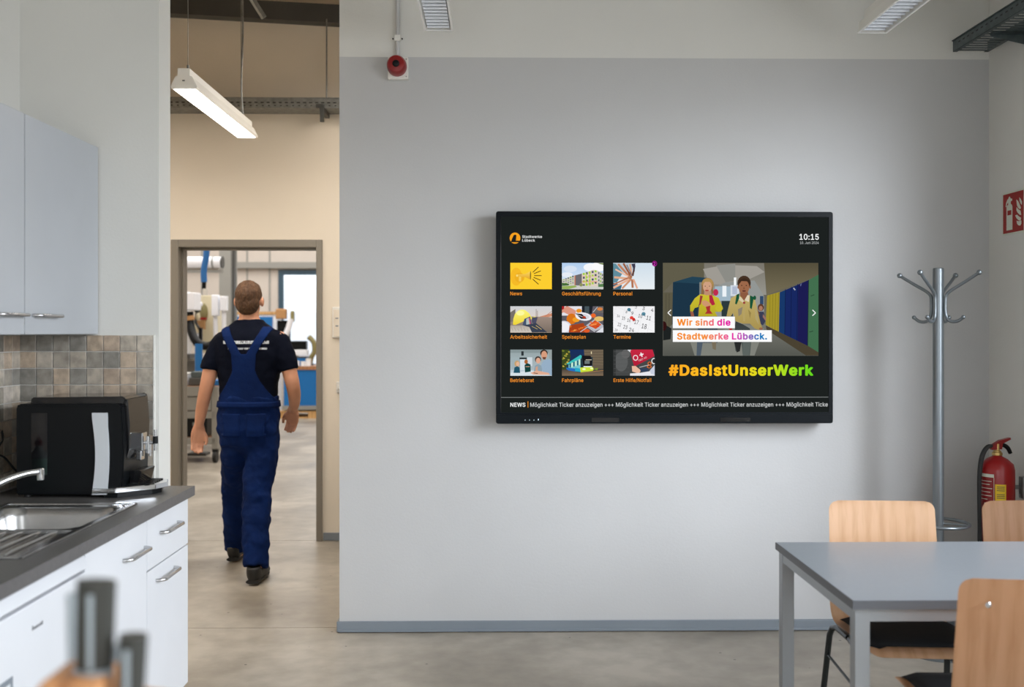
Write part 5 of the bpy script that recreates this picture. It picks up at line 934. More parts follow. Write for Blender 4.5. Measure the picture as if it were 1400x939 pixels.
text('Möglichkeit Ticker anzuzeigen +++ Möglichkeit Ticker anzuzeigen +++ Möglichkeit Ticker anzuzeigen +++ Möglichkeit Ticke', 724.8, 1132.2, 555.6, 5.6, (216,219,219), .004)
text('#DasIstUnserWerk', 913.5, 1112.3, 513.4, 15.2, [(0,(252,168,36)),(.35,(252,196,30)),(.6,(226,216,30)),(.8,(170,222,34)),(1,(96,216,30))], .06)
# ---- thumbnails
def T5(r, **k): return Pic(r, (690,355), 8.943, y=YS-.0001)
c1, c2, c3 = (697.6,754.2), (768,824.4), (838,894.6); r1, r2, r3 = (359,395), (418.3,454.2), (477.5,513.2)
# news
p = T5((c1[0],r1[0],c1[1],r1[1])); p.base((252,206,48)); p.ell(140,205,70,110,(246,186,40)); p.ell(180,215,60,60,(238,176,36))
p.poly([(155,178),(250,172),(312,140),(312,240),(250,212),(155,204)], ((250,214,96),(226,160,30))); p.rect_(172,205,200,262,(250,206,90)); p.ell(150,192,12,14,(252,222,120)); p.ell(314,190,7,54,(120,104,40))
for l in ((342,152,412,86),(356,168,440,134),(358,192,450,192),(352,214,438,248),(340,234,412,298)): p.line(*l, 9, (58,48,26))
p.done('thumbnail', 'yellow picture of a megaphone')
# building
p = T5((c2[0],r1[0],c2[1],r1[1])); p.base(((178,206,238),(226,236,246)))
p.ell(1050,90,90,50,(246,248,252)); p.ell(1150,80,90,60,(250,250,252)); p.ell(800,110,80,40,(214,226,242)); p.ell(760,180,70,30,(230,236,246))
p.poly([(1130,38),(1205,38),(1205,60),(1160,50)], (110,130,70))
p.poly([(697,240),(850,190),(850,310),(697,310)], (206,202,190)); p.poly([(850,190),(945,165),(945,318),(850,312)], (110,108,112))
p.poly([(940,168),(1080,120),(1130,128),(1130,330),(940,322)], (222,206,190)); p.poly([(1130,128),(1203,170),(1203,326),(1130,330)], (206,200,192))
for r in range(4):
    for k in range(5):
        u = 710+k*28; p.rect_(u, 236-k*8+r*24-(k*3 if r == 0 else 0), u+18, 246-k*8+r*24, (88,104,108) if (k+r)%3 else (150,180,90))
        u = 952+k*36; v = 158-k*8+r*46; p.rect_(u, v, u+24, v+26, (74,88,104) if (k+r)%2 else (160,206,60))
    for k in range(3): p.rect_(1140+k*22, 150+k*12+r*44, 1154+k*22, 172+k*12+r*44, (92,110,112) if k != 1 else (150,190,70))
p.rect_(940,262,1130,270,(226,140,100)); p.rect_(940,198,1130,204,(236,190,160)); p.rect_(986,160,996,325,(176,214,50)); p.rect_(1030,150,1042,325,(200,216,90))
p.rect_(850,190,862,312,(196,120,92)); p.poly([(697,312),(850,310),(1203,328),(1203,357),(697,357)], (206,206,200)); p.poly([(697,322),(860,312),(880,330),(780,357),(697,357)], (150,176,90)); p.poly([(697,280),(780,290),(780,312),(697,318)], (70,108,56)); p.poly([(1140,300),(1203,290),(1203,330),(1140,330)], (88,128,80)); p.ell(930,305,22,20,(140,146,90))
p.done('thumbnail', 'picture of an office block with green accents')
# hands
p = Pic((c3[0],r1[0],c3[1],r1[1]), (660,270), 5.524, y=YS-.0001); p.base(((206,222,234),(232,238,242)))
p.poly([(983,495),(1030,500),(1060,560),(1010,640),(983,640)], (96,140,156)); p.poly([(983,640),(1050,660),(1040,690),(983,690)], (60,104,130)); p.poly([(1000,495),(1150,495),(1140,540),(1060,570)], (188,200,206))
for l, w_, c in (((1020,500,1110,600),16,(190,128,96)),((1060,495,1115,590),14,(150,88,60)),((1110,500,1122,595),14,(214,160,130)),((1145,510,1130,590),14,(92,58,50)),((1085,505,1125,590),8,(120,120,130)),((990,600,1105,610),16,(222,170,138)),((985,680,1110,612),16,(230,176,146)),((985,655,1105,600),10,(180,110,80)),((1050,685,1118,615),14,(206,146,112)),((1130,680,1126,615),16,(176,112,80)),((1165,685,1135,615),14,(226,168,140)),((1000,540,1100,596),12,(236,190,166))): p.line(*l, w_, c)
for q in range(7): p.ell(1110+8*math.cos(q), 602+8*math.sin(q*1.7), 9, 7, (214-q*8,160-q*8,130-q*8))
p.poly([(1120,500),(1150,495),(1145,560)], (60,60,80)); p.rect_(1180,530,1290,531,(214,220,226))
p.done('thumbnail', 'picture of many hands joined in the middle')
p = Pic((685,296,1133,563), (660,270), 5.524, y=YS-.002); p.ell(1295,497,19,21,(150,20,130),24); p.ell(1295,497,14,16,(60,20,60),24); p.done('badge', 'round magenta badge')
text('2', 892.9, 895.6, 362.4, 4.6, (214,60,190), .03, y=YS-.0023)
# helmet
p = T5((c1[0],r2[0],c1[1],r2[1])); p.base(((206,208,212),(240,214,190)))
p.poly([(68,640),(130,600),(130,760),(68,800)], (120,112,106)); p.poly([(400,700),(575,650),(575,690),(400,720)], (204,140,110)); p.line(490,690,570,630,6,(190,120,96))
p.poly([(68,760),(330,690),(575,700),(575,885),(68,885)], ((158,140,128),(120,108,98)))
p.rect_(380,600,386,740,(120,104,98)); p.rect_(396,620,402,740,(140,118,108)); p.poly([(68,800),(300,800),(330,885),(68,885)], ((176,166,156),(206,198,188)))
for k in range(8): p.line(80+k*38, 812+(k%3)*14, 100+k*38, 870, 3, (130,118,108))
p.poly([(100,790),(104,720),(124,660),(160,622),(205,606),(250,614),(296,650),(325,700),(380,690),(360,720),(300,730),(240,745),(130,795)], ((252,246,120),(238,210,50))); p.ell(190,650,50,30,(254,250,160))
p.poly([(240,720),(310,690),(330,790),(215,798)], (70,84,110)); p.poly([(262,720),(300,705),(300,790),(262,790)], (176,190,190)); p.line(292,710,308,790,8,(226,120,90)); p.line(300,705,318,790,6,(180,60,120))
p.poly([(330,700),(400,700),(380,780),(330,770)], (76,78,100)); p.poly([(220,800),(380,770),(520,885),(330,885),(300,820)], (58,66,82)); p.line(380,800,450,850,6,(222,190,110)); p.line(330,812,400,846,5,(206,180,110))
p.done('thumbnail', 'picture of a yellow hard hat')
# food
p = T5((c2[0],r2[0],c2[1],r2[1])); p.base((96,92,100)); p.rect_(697,563,940,680,(228,226,232)); p.poly([(940,563),(1075,563),(1060,660),(940,640)], (30,34,42)); p.rect_(975,563,1030,650,(70,84,90))
p.poly([(697,600),(760,560),(870,620),(860,670),(800,680),(720,640),(697,650)], (218,150,128)); p.poly([(697,563),(730,563),(720,600),(697,610)], (170,30,34))
p.ell(815,720,62,66,(216,116,26)); p.ell(870,730,44,30,(238,160,40)); p.ell(905,622,34,26,(234,150,40)); p.ell(700+20,825,96,82,(214,216,226)); p.ell(716,820,78,64,(240,240,246))
p.ell(960,692,100,50,(238,238,244),rot=.15); p.ell(962,690,70,32,(214,216,224),rot=.15); p.poly([(860,652),(940,660),(1000,720),(930,720)], (34,28,34)); p.line(880,668,960,700,8,(190,190,196)); p.ell(970,700,22,14,(176,60,36),rot=.3)
p.poly([(790,800),(960,770),(1010,885),(780,885)], (168,66,26)); 
for k in range(26): p.ell(800+(k*37)%190, 815+(k*53)%66, 13, 9, [(232,120,40),(214,84,30),(244,160,70),(180,50,24)][k%4])
p.poly([(990,800),(1100,720),(1203,800),(1203,830),(1100,870)], (186,188,196)); p.poly([(1020,800),(1100,735),(1180,790),(1110,845)], (206,84,36))
for k in range(16): p.ell(1050+(k*29)%100, 762+(k*41)%60, 12, 9, [(236,110,50),(210,60,30),(244,150,80)][k%3])
p.ell(1150,720,60,30,(226,190,110)); p.ell(1080,680,30,26,(236,104,40)); p.poly([(1075,640),(1130,570),(1203,570),(1203,650)], (110,104,100)); p.ell(1160,600,34,20,(214,130,70)); p.line(1075,640,1130,575,7,(200,204,210)); p.line(920,880,1010,820,8,(206,208,214)); p.line(1010,820,1100,880,8,(206,208,214)); p.ell(1000,866,36,22,(224,90,40)); p.poly([(1110,885),(1203,820),(1203,885)], (222,224,232))
p.done('thumbnail', 'picture of a food buffet')
# calendar
p = Pic((c3[0],r2[0],c3[1],r2[1]), (760,410), 8.536, y=YS-.0001); p.base(((240,240,242),(246,246,248)))
for l in ((665,160,800,70),(665,290,960,70),(700,375,1145,90)): pass
for k in range(5): p.line(665, 60+k*85, 1150, 260+k*110, 2, (206,206,210))
for k in range(5): p.line(700+k*110, 70, 620+k*110, 380, 2, (214,214,218))
p.ell(850,110,22,20,(80,130,150)); p.line(850,110,870,135,7,(60,90,110)); p.ell(1020,160,24,22,(90,140,160)); p.line(1020,160,1040,190,8,(60,90,110)); p.ell(880,205,22,20,(226,70,60)); p.ell(905,225,18,20,(206,50,44)); p.line(905,225,900,250,5,(150,60,50))
p.done('thumbnail', 'picture of a calendar page with pins')
for s, u0, u1, v, h in (('2',920,940,95,26),('3',1002,1030,112,38),('4',1102,1132,130,38),('8',808,826,150,30),('9',872,896,170,40),('10',955,1000,200,42),('11',1050,1100,225,48),('14',708,738,195,30),('15',765,800,225,40),('16',826,862,250,40),('17',908,955,275,50),('18',992,1050,325,56),('22',715,752,300,40),('23',780,826,330,44),('24',848,905,362,44),('29',680,712,362,30)):
    text(s, 760+u0/8.536, 760+u1/8.536, 410+v/8.536, h/8.536, (44,44,48) if v > 100 else (90,90,94), .01, angle=.22, y=YS-.0024)
# team
p = Pic((c1[0],r3[0],c1[1],r3[1]), (690,470), 6.667, y=YS-.0001); p.base(((150,164,166),(176,190,196)))
p.rect_(50,50,432,80,(136,150,152)); p.rect_(150,65,172,105,(44,50,54)); p.rect_(62,120,150,230,(160,176,180)); p.rect_(140,130,190,250,(212,224,230)); p.rect_(134,122,200,138,(40,48,52)); p.rect_(205,120,250,200,(206,216,222)); p.rect_(50,236,432,290,(186,204,214)); p.poly([(50,262),(240,240),(432,280),(432,290),(50,290)], (214,226,232))
p.ell(112,178,24,28,(196,160,110)); p.ell(118,180,15,20,(226,180,150)); p.poly([(80,262),(88,212),(112,200),(134,212),(140,262)], (34,84,104)); p.ell(194,160,16,20,(170,100,50)); p.poly([(184,258),(180,190),(205,172),(234,186),(236,250)], (20,66,62)); p.rect_(190,202,226,208,(206,160,130))
p.ell(302,140,28,30,(70,60,54)); p.ell(304,150,21,26,(222,170,144)); p.poly([(264,252),(274,196),(304,182),(340,200),(340,252)], (140,160,172)); p.poly([(280,210),(300,200),(300,246),(280,246)], (206,160,134))
p.ell(356,82,34,32,(52,40,34)); p.ell(358,100,27,38,(214,156,126)); p.poly([(342,118),(376,118),(370,140),(350,140)], (110,70,54)); p.poly([(330,190),(352,150),(400,136),(432,150),(432,285),(350,275)], (150,174,196)); p.poly([(400,55),(432,55),(432,150),(404,130)], (150,160,160)); p.poly([(230,262),(290,240),(400,262),(410,280),(260,278)], (224,174,148)); p.line(262,262,300,268,6,(60,50,46))
p.done('thumbnail', 'picture of people at a meeting table')
# bus
p = Pic((c2[0],r3[0],c2[1],r3[1]), (690,470), 6.667, y=YS-.0001); p.base(((26,48,92),(40,50,60)))
p.poly([(519,50),(585,50),(600,110),(560,230),(519,250)], (58,72,34)); 
for k in range(18): p.ell(525+(k*23)%60, 60+(k*47)%150, 10, 8, [(110,120,44),(150,150,60),(50,66,30),(196,170,70)][k%4])
p.poly([(720,50),(896,50),(896,240),(730,200)], (104,92,76)); 
for k in range(6): p.line(725, 66+k*22, 896, 60+k*25, 4, (128,114,92))
p.rect_(784,68,791,90,(240,224,180)); p.poly([(519,232),(896,225),(896,290),(519,290)], ((70,66,62),(128,108,86)))
p.poly([(560,190),(690,98),(800,120),(796,240),(700,262),(580,240)], (40,60,70)); p.poly([(560,180),(688,98),(700,106),(696,130),(580,185)], (60,190,186)); p.poly([(580,190),(688,128),(688,250),(580,238)], (120,196,206))
for k in range(6): p.rect_(590+k*17, 176-k*7, 600+k*17, 214-k*5, (220,240,200) if k%2 else (30,70,90))
p.poly([(560,214),(640,222),(640,250),(580,240),(560,226)], (40,110,190)); p.poly([(640,215),(690,222),(690,254),(640,248)], (40,170,200)); p.poly([(700,104),(780,106),(794,150),(792,200),(716,206)], (26,24,28)); p.rect_(726,150,772,180,(110,120,120)); p.rect_(736,140,790,146,(206,200,180))
p.poly([(684,214),(796,206),(810,226),(800,244),(690,256)], (206,226,60)); p.ell(720,228,16,8,(250,255,200)); p.ell(790,222,14,7,(250,255,190)); p.rect_(716,200,792,210,(226,236,240)); p.line(690,262,896,240,4,(176,130,80)); p.poly([(800,225),(850,215),(840,240)], (120,140,50))
p.done('thumbnail', 'picture of a bus at night')
# first aid
p = Pic((c3[0],r3[0],c3[1],r3[1]), (690,470), 6.667, y=YS-.0001); p.base((70,72,72)); p.ell(1060,160,60,90,(92,94,94)); p.ell(1100,90,40,40,(100,100,100)); p.rect_(987,50,1010,290,(54,56,56))
for k in range(6): p.line(990,70+k*38,1130,64+k*38,3,(84,86,86))
p.poly([(1115,52),(1150,52),(1160,90)], (226,228,232)); p.poly([(1140,60),(1160,50),(1345,50),(1362,110),(1190,200),(1175,196)], ((198,40,66),(176,28,54))); p.poly([(1345,50),(1364,50),(1364,100)], (40,42,46))
p.ell(1190,125,24,26,(240,230,232)); p.ell(1190,125,17,19,(190,36,62)); p.line(1226,102,1262,90,11,(244,236,238)); p.line(1238,78,1250,116,11,(244,236,238))
p.ell(1358,155,24,28,(236,238,238)); p.ell(1358,155,16,20,(44,46,48)); p.poly([(1156,200),(1190,200),(1240,240),(1220,270),(1160,250)], (232,186,160)); p.poly([(1140,268),(1230,262),(1364,240),(1364,290),(1140,290)], (232,232,238)); p.poly([(1225,222),(1300,218),(1310,250),(1240,252)], (50,66,92))
p.ell(1318,176,18,16,(214,110,50)); p.ell(1318,176,10,9,(50,50,52)); p.ell(1315,206,22,14,(214,110,50)); p.ell(1315,206,13,8,(50,50,52)); p.line(1310,190,1225,212,6,(186,190,194)); p.poly([(1320,240),(1364,190),(1364,280),(1330,270)], (200,206,222))
p.done('thumbnail', 'picture of a red first aid pouch')
text('FIRST AID', 873, 885.2, 493.9, 2.4, (236,200,206), 0, angle=-.42, y=YS-.0024)
# ---- large picture
p = Pic((905.9,358.8,1119.2,486), (900,350), 6.087, y=YS-.0001)
p.base(((98,92,76),(112,112,104)))
p.poly([(38,55),(380,55),(380,200),(120,215),(38,300)], (96,92,74)); p.poly([(880,55),(1335,55),(1335,160),(905,320)], ((84,78,60),(116,108,84)))
p.poly([(380,55),(880,55),(900,320),(380,320)], ((120,116,106),(150,148,140))); p.poly([(370,105),(560,70),(820,80),(885,130),(700,215),(620,240),(430,230)], (158,154,146)); p.poly([(480,75),(640,60),(640,200),(560,215)], (140,140,134)); p.poly([(560,215),(800,200),(880,330),(880,560),(460,560),(460,260)], (146,150,148))
p.rect_(470,250,600,370,(160,182,196)); p.rect_(532,245,566,335,(236,242,246)); p.rect_(628,175,648,300,(244,248,250)); p.rect_(600,240,672,330,(208,216,226)); p.rect_(615,250,655,315,(176,186,206)); p.rect_(525,370,620,500,(44,58,60)); p.rect_(660,330,860,570,(150,152,148))
p.poly([(38,300),(120,300),(120,640),(38,640)], (92,88,70)); p.rect_(60,310,64,600,(76,72,58)); p.rect_(86,310,90,600,(76,72,58))
p.poly([(120,215),(280,168),(420,180),(350,225),(350,510),(110,700)], (28,52,70)); p.poly([(120,215),(280,168),(420,180),(345,228)], (36,66,84)); p.rect_(340,215,362,500,(126,130,128))
p.poly([(38,640),(120,560),(880,560),(1000,620),(1335,826),(38,826)], ((118,118,110),(84,86,80))); p.poly([(260,700),(700,560),(880,600),(800,826),(300,826)], (128,130,122)); p.poly([(38,560),(108,600),(100,690),(38,700)], (30,34,34))
p.poly([(905,325),(1012,295),(1005,632),(893,570)], (162,146,44))
for k in range(4): p.line(930+k*24, 318-k*6, 926+k*22, 590+k*12, 3, (120,108,34))
p.poly([(1010,300),(1255,195),(1245,745),(1003,632)], (24,40,96)); p.poly([(1165,235),(1255,195),(1245,745),(1160,705)], (28,28,80)); p.poly([(1010,300),(1060,278),(1052,655),(1003,632)], (24,56,104))
for u in (1058,1108,1160): p.line(u, 292-(u-1010)*.42, u-6, 640+(u-1010)*.45, 4, (14,24,60))
p.poly([(1255,195),(1335,150),(1335,800),(1245,745)], (66,110,78)); p.line(1252,200,1244,750,5,(30,50,40)); p.line(1270,330,1300,318,6,(40,70,50)); p.line(1258,630,1290,622,6,(40,70,50)); p.poly([(893,575),(1245,745),(1335,800),(1335,826),(1230,826),(900,610)], (74,66,50)); p.line(1125,262,1140,280,10,(170,176,190)); p.poly([(1180,235),(1196,222),(1186,250)], (100,110,150))
# small child
p.rect_(845,330,874,400,(50,74,104)); p.ell(852,425,26,30,(92,60,44)); p.ell(852,432,16,20,(170,120,96)); p.poly([(830,460),(876,460),(890,540),(870,575),(846,560)], (58,62,84)); p.poly([(822,430),(836,460),(846,490),(832,480)], (110,70,60)); p.poly([(870,480),(900,520),(890,535),(868,505)], (150,110,100))
# girl
p.ell(476,300,22,28,(190,44,80)); p.ell(408,235,52,56,(164,130,78)); p.poly([(360,230),(352,330),(345,370),(368,360),(378,260)], (140,104,66)); p.poly([(440,230),(458,300),(440,330),(436,250)], (140,104,66))
p.ell(406,252,37,48,(206,160,130)); p.poly([(366,236),(372,196),(410,184),(448,200),(448,240),(430,212),(388,212)], (176,142,86)); p.poly([(380,290),(430,290),(436,330),(376,330)], (190,140,112)); p.ell(402,284,17,6,(170,70,66)); p.ell(388,248,4,4,(60,44,40)); p.ell(424,248,4,4,(60,44,40)); p.poly([(404,254),(398,268),(410,268)], (186,136,108))
p.poly([(262,410),(300,350),(345,315),(380,318),(400,325),(436,318),(500,345),(536,430),(520,462),(470,462),(490,500),(330,500),(335,420),(300,430),(280,470),(262,465)], ((204,190,50),(180,168,40))); p.poly([(262,455),(288,462),(296,500),(270,500)], (150,90,70))
p.poly([(420,322),(445,322),(470,400),(446,410),(424,380)], (176,40,64)); p.poly([(345,325),(368,330),(350,400),(336,410)], (150,60,56)); p.ell(395,395,40,24,(206,150,110),rot=.5); p.poly([(392,420),(430,410),(428,450),(450,478),(385,478),(402,455)], (170,50,50)); p.line(336,400,330,480,6,(90,80,80)); p.poly([(500,350),(535,440),(500,462),(470,440)], (196,184,48))
p.rect_(326,500,490,720,(70,80,90)); p.poly([(320,700),(370,700),(350,826),(315,826)], (80,92,104)); p.poly([(440,700),(480,700),(476,780),(450,770)], (120,110,90))
# boy
p.ell(712,222,56,62,(70,50,36)); p.ell(710,256,45,60,(156,104,74)); p.poly([(664,240),(672,196),(712,180),(754,196),(760,240),(740,208),(690,206)], (60,42,30)); p.poly([(680,300),(745,300),(750,355),(712,372),(676,345)], (140,90,64)); p.ell(692,242,5,4,(40,28,24)); p.ell(730,242,5,4,(40,28,24)); p.poly([(710,250),(702,272),(720,272)], (130,84,58)); p.ell(711,288,16,7,(96,50,44)); p.ell(662,256,6,14,(140,92,66)); p.ell(762,256,6,14,(140,92,66))
p.poly([(565,500),(575,450),(600,350),(660,312),(690,340),(712,372),(735,350),(758,325),(800,350),(850,560),(865,600),(835,612),(800,600),(760,560),(700,560),(640,540),(620,470),(600,500)], ((192,172,106),(166,144,80))); p.poly([(740,322),(758,325),(752,380),(715,365)], (220,208,180)); p.poly([(668,330),(690,345),(712,372),(700,385),(666,360)], (214,202,170))
p.poly([(648,320),(672,308),(670,350),(650,400),(636,395)], (26,84,56)); p.poly([(760,325),(798,340),(790,360),(775,440),(760,430)], (26,84,56)); p.ell(800,345,12,18,(26,84,56)); p.ell(712,386,10,10,(150,60,60)); p.poly([(660,440),(700,420),(690,480),(665,500)], (140,130,110)); p.poly([(700,400),(716,395),(720,540),(704,540)], (180,160,100)); p.poly([(745,440),(770,470),(760,520)], (150,130,74)); p.poly([(800,400),(820,470),(835,570),(805,520)], (176,160,110)); p.ell(852,602,16,10,(150,100,76))
p.poly([(640,540),(700,565),(760,600),(770,720),(760,826),(700,826),(690,720),(670,790),(640,790),(626,700)], ((54,60,60),(84,92,88))); p.poly([(626,700),(690,705),(676,790),(650,800)], (40,42,42)); p.poly([(700,700),(770,700),(752,826),(700,826)], (92,100,96))
p.ell(40,580,26,40,(50,20,20)); p.poly([(580,598),(612,598),(612,614),(590,614)], (170,40,40))
# chevrons and caption boards
for a, bb, c in (((102,446),(76,470),(102,494)), ((1282,446),(1308,470),(1282,494))):
    p.line(*a, *bb, 7, (250,250,250)); p.line(*bb, *c, 7, (250,250,250))
p.rect_(117,502,634,598,(252,252,252)); p.rect_(117,615,942,712,(252,252,252))
p.done('large_picture', 'picture of two children with backpacks in a locker hallway')
yc = p.y-.0004
text('Wir sind die', 900+152/6.087, 900+598/6.087, 350+577/6.087, 56/6.087, [(0,(248,140,30)),(.4,(246,146,60)),(.7,(240,100,130)),(.8,(232,40,160)),(1,(226,20,170))], .052, y=yc)
text('Stadtwerke Lübeck.', 900+152/6.087, 900+902/6.087, 350+693/6.087, 56/6.087, [(0,(248,140,30)),(.3,(246,146,60)),(.5,(240,110,130)),(.62,(232,36,170)),(.75,(180,90,190)),(.9,(30,120,190)),(1,(0,130,190))], .052, y=yc)

# ================================================================== PERSON
PX, PY = -1.535, 6.20
def tors(z):
    """half width, half depth, y offset of the torso at height z"""
    K = [(.80,.168,.118,0),(.90,.178,.128,0),(1.00,.172,.120,0),(1.08,.163,.112,0),(1.18,.168,.113,0),(1.28,.186,.118,.0),(1.36,.203,.120,.0),(1.42,.212,.116,.0),(1.47,.196,.104,.0),(1.51,.150,.088,.005),(1.55,.092,.074,.010),(1.585,.066,.064,.015),(1.63,.060,.062,.02)]
    if z <= K[0][0]: return K[0][1:]
    for a, c in zip(K, K[1:]):
        if z <= c[0]:
            f = (z-a[0])/(c[0]-a[0]); f = f*f*(3-2*f) if False else f
            return tuple(x+(y-x)*f for x, y in zip(a[1:], c[1:]))
    return K[-1][1:]
def tpt(z, a, grow=0, e=2.5):
    hw, hd, oy = tors(z); c, s = math.cos(a), math.sin(a); q = (abs(c)**e+abs(s)**e)**(-1/e)
    return Vector((PX+(hw+grow)*q*c, PY+oy+(hd+grow)*q*s, z))
def torso_mesh(b, z0, z1, grow=0, nz=30, na=40, keep=None, cap=True):
    rows = [[b.verts.new(tpt(z0+(z1-z0)*i/nz, 2*PI*j/na, grow(z0+(z1-z0)*i/nz) if callable(grow) else grow)) for j in range(na)] for i in range(nz+1)]
    for i in range(nz):
        for j in range(na):
            q = (rows[i][j], rows[i][(j+1)%na], rows[i+1][(j+1)%na], rows[i+1][j])
            if keep:
                c = sum((v.co for v in q), Vector())/4
                if not keep(c): continue
            f = b.faces.new(q); f.smooth = True
    if cap: b.faces.new(rows[0]); b.faces.new(rows[-1])
    if keep:
        bmesh.ops.delete(b, geom=[v for v in b.verts if not v.link_faces], context='VERTS')
    bmesh.ops.recalc_face_normals(b, faces=b.faces[:])
    return b
def remesh(o, vox, it=4):
    m = o.modifiers.new('r', 'REMESH'); m.mode = 'VOXEL'; m.voxel_size = vox; m.use_smooth_shade = True
    s = o.modifiers.new('s', 'SMOOTH'); s.factor = .5; s.iterations = it
def J(px, py, Y): # joint as a point measured at its own depth
    x = (px-679)*Y/1361; return Vector((x, Y, 1.5-(py-453)*Y/1361))
armL = [J(307,466,6.20), J(294,492,6.18), J(285,527,6.16), J(278,560,6.20), J(274,584,6.22)]
armR = [J(383,466,6.20), J(393,492,6.19), J(402,528,6.18), J(404,548,6.30), J(402,560,6.38)]
hipL, kneeL, ankL = J(325,590,6.22), J(323,665,6.42), J(324,748,6.56)
hipR, kneeR, ankR = J(362,590,6.20), J(353,668,6.12), J(351,772,5.96)
def hand(b, w_, d, side):
    """palm and five curled fingers hanging from wrist w_ along direction d"""
    d = d.normalized(); th = Vector((-side*.93, .30, 0)); up = (th-d*th.dot(d)).normalized(); inn = Vector((-side*.25,-.95,0)); inn = (inn-d*inn.dot(d)-up*inn.dot(up)).normalized()
    for o4, rr in ((-.030,.0135),(-.010,.0155),(.010,.0165),(.028,.0165)):
        tube(b, [w_-d*.02+up*o4*.45, w_+d*.03+up*o4*.95, w_+d*.09+up*o4], [rr*1.1, rr*1.05, rr*.85], 10, sm=True, k=3)
    for k, (o, L) in enumerate(((.031,.070),(.011,.080),(-.010,.074),(-.029,.058))):
        base = w_+d*.082+up*o
        pts = [base, base+d*L*.42+inn*.006, base+d*L*.74+inn*.022, base+d*L*.92+inn*.040]
        tube(b, pts, [.0105,.0100,.0092,.0080], 8, sm=True, k=3)
    base = w_+d*.025+up*.028
    tube(b, [base, base+d*.028+up*.022+inn*.010, base+d*.055+up*.026+inn*.020, base+d*.078+up*.020+inn*.026], [.014,.012,.0105,.009], 8, sm=True, k=3)
b = B()
torso_mesh(b, .82, 1.62, -.008, 24, 28)
hc = J(342, 410, 6.21)
tube(b, [hc+Vector((0,-.005,-.20)), hc+Vector((0,-.003,-.13)), hc+Vector((0,.0,-.06))], [.068,.060,.058], 16, sm=True)
ball(b, hc+Vector((0,-.005,.012)), .076, .096, .098); ball(b, hc+Vector((0,.030,-.045)), .060, .072, .070); ball(b, hc+Vector((0,.062,-.085)), .032, .034, .026)
tube(b, [hc+Vector((0,.088,.022)), hc+Vector((0,.104,-.012)), hc+Vector((0,.112,-.028))], [.008,.012,.014], 8, sm=True)
for s in (-1, 1): ball(b, hc+Vector((s*.082,.004,-.012)), .012, .022, .032, 12)
for arm, s in ((armL,-1),(armR,1)):
    tube(b, [Vector((PX+s*.15, PY, 1.44))]+arm, [.062,.058,.050,.043,.037,.026], 14, sm=True)
    hand(b, arm[-1], (arm[-1]-arm[-2])*.6+Vector((0,0,-.05)), s)
for H_, K_, A_ in ((hipL,kneeL,ankL),(hipR,kneeR,ankR)):
    tube(b, [H_+Vector((0,0,.06)), (H_+K_)/2, K_, K_*.62+A_*.38, A_+Vector((0,0,-.03))], [.085,.072,.055,.052,.038], 14, sm=True)
    tube(b, [A_+Vector((0,-.04,-.045)), A_+Vector((0,.05,-.050)), A_+Vector((0,.15,-.062))], [.036,.038,.030], 12, sm=True)
person = part('person', b, 'skin', sharp=False); remesh(person, .0055, 3)
tag(person, 'man seen from behind in blue overalls and dark T-shirt walking toward the workshop doorway', 'person')
def folds(o, size, strength, name):
    tx = bpy.data.textures.new(name, 'CLOUDS'); tx.noise_scale = size; tx.noise_depth = 2
    m = o.modifiers.new('folds', 'DISPLACE'); m.texture = tx; m.texture_coords = 'LOCAL'; m.strength = strength; m.mid_level = .5
# T-shirt
def shirt_mat():
    m = mat('navy_shirt_cotton', rgb(16,22,38), .85, bump=.8, bscale=12, spec=.1); nt = m.node_tree; N = nt.nodes; L = nt.links; bs = N['Principled BSDF']
    tc = N.new('ShaderNodeTexCoord'); sp = N.new('ShaderNodeSeparateXYZ'); L.new(tc.outputs['Object'], sp.inputs[0])
    def mth(op, a, c=None):
        n = N.new('ShaderNodeMath'); n.operation = op
        for i, v in enumerate((a, c)):
            if v is None: continue
            if isinstance(v, (int,float)): n.inputs[i].default_value = v
            else: L.new(v, n.inputs[i])
        return n.outputs[0]
    x, y, z = sp.outputs
    def band(v, lo, hi): return mth('MULTIPLY', mth('GREATER_THAN', v, lo), mth('LESS_THAN', v, hi))
    cxp = PX-.005
    wv = N.new('ShaderNodeTexNoise'); wv.inputs['Scale'].default_value = 1; mp = N.new('ShaderNodeMapping'); mp.inputs['Scale'].default_value = (170,1,40)
    L.new(tc.outputs['Object'], mp.inputs[0]); L.new(mp.outputs[0], wv.inputs['Vector'])
    brk = mth('GREATER_THAN', wv.outputs['Fac'], .45)
    r1 = mth('MULTIPLY', band(z, 1.424, 1.443), band(x, cxp-.125, cxp+.152)); r2 = mth('MULTIPLY', band(z, 1.390, 1.401), band(x, cxp-.092, cxp+.142))
    al = mth('MULTIPLY', mth('MULTIPLY', mth('ADD', r1, r2), brk), mth('LESS_THAN', y, PY-.02))
    mx = N.new('ShaderNodeMix'); mx.data_type = 'RGBA'; mx.inputs['A'].default_value = (*rgb(7,12,27),1); mx.inputs['B'].default_value = (*rgb(200,206,214),1)
    L.new(al, mx.inputs['Factor']); L.new(mx.outputs['Result'], bs.inputs['Base Color']); return m
M['shirt'] = shirt_mat()
b = B(); torso_mesh(b, 1.06, 1.572, .010, 26, 36)
for arm, s in ((armL,-1),(armR,1)):
    e = arm[1]*.62+arm[2]*.38
    tube(b, [Vector((PX+s*.10, PY, 1.45)), arm[0]+Vector((0,0,-.01)), arm[1], e], [.070,.068,.066,.064], 16, sm=True)
o = part('t_shirt', b, 'shirt', person, sharp=False); remesh(o, .009, 4); folds(o, .07, .016, 'shirt_folds')
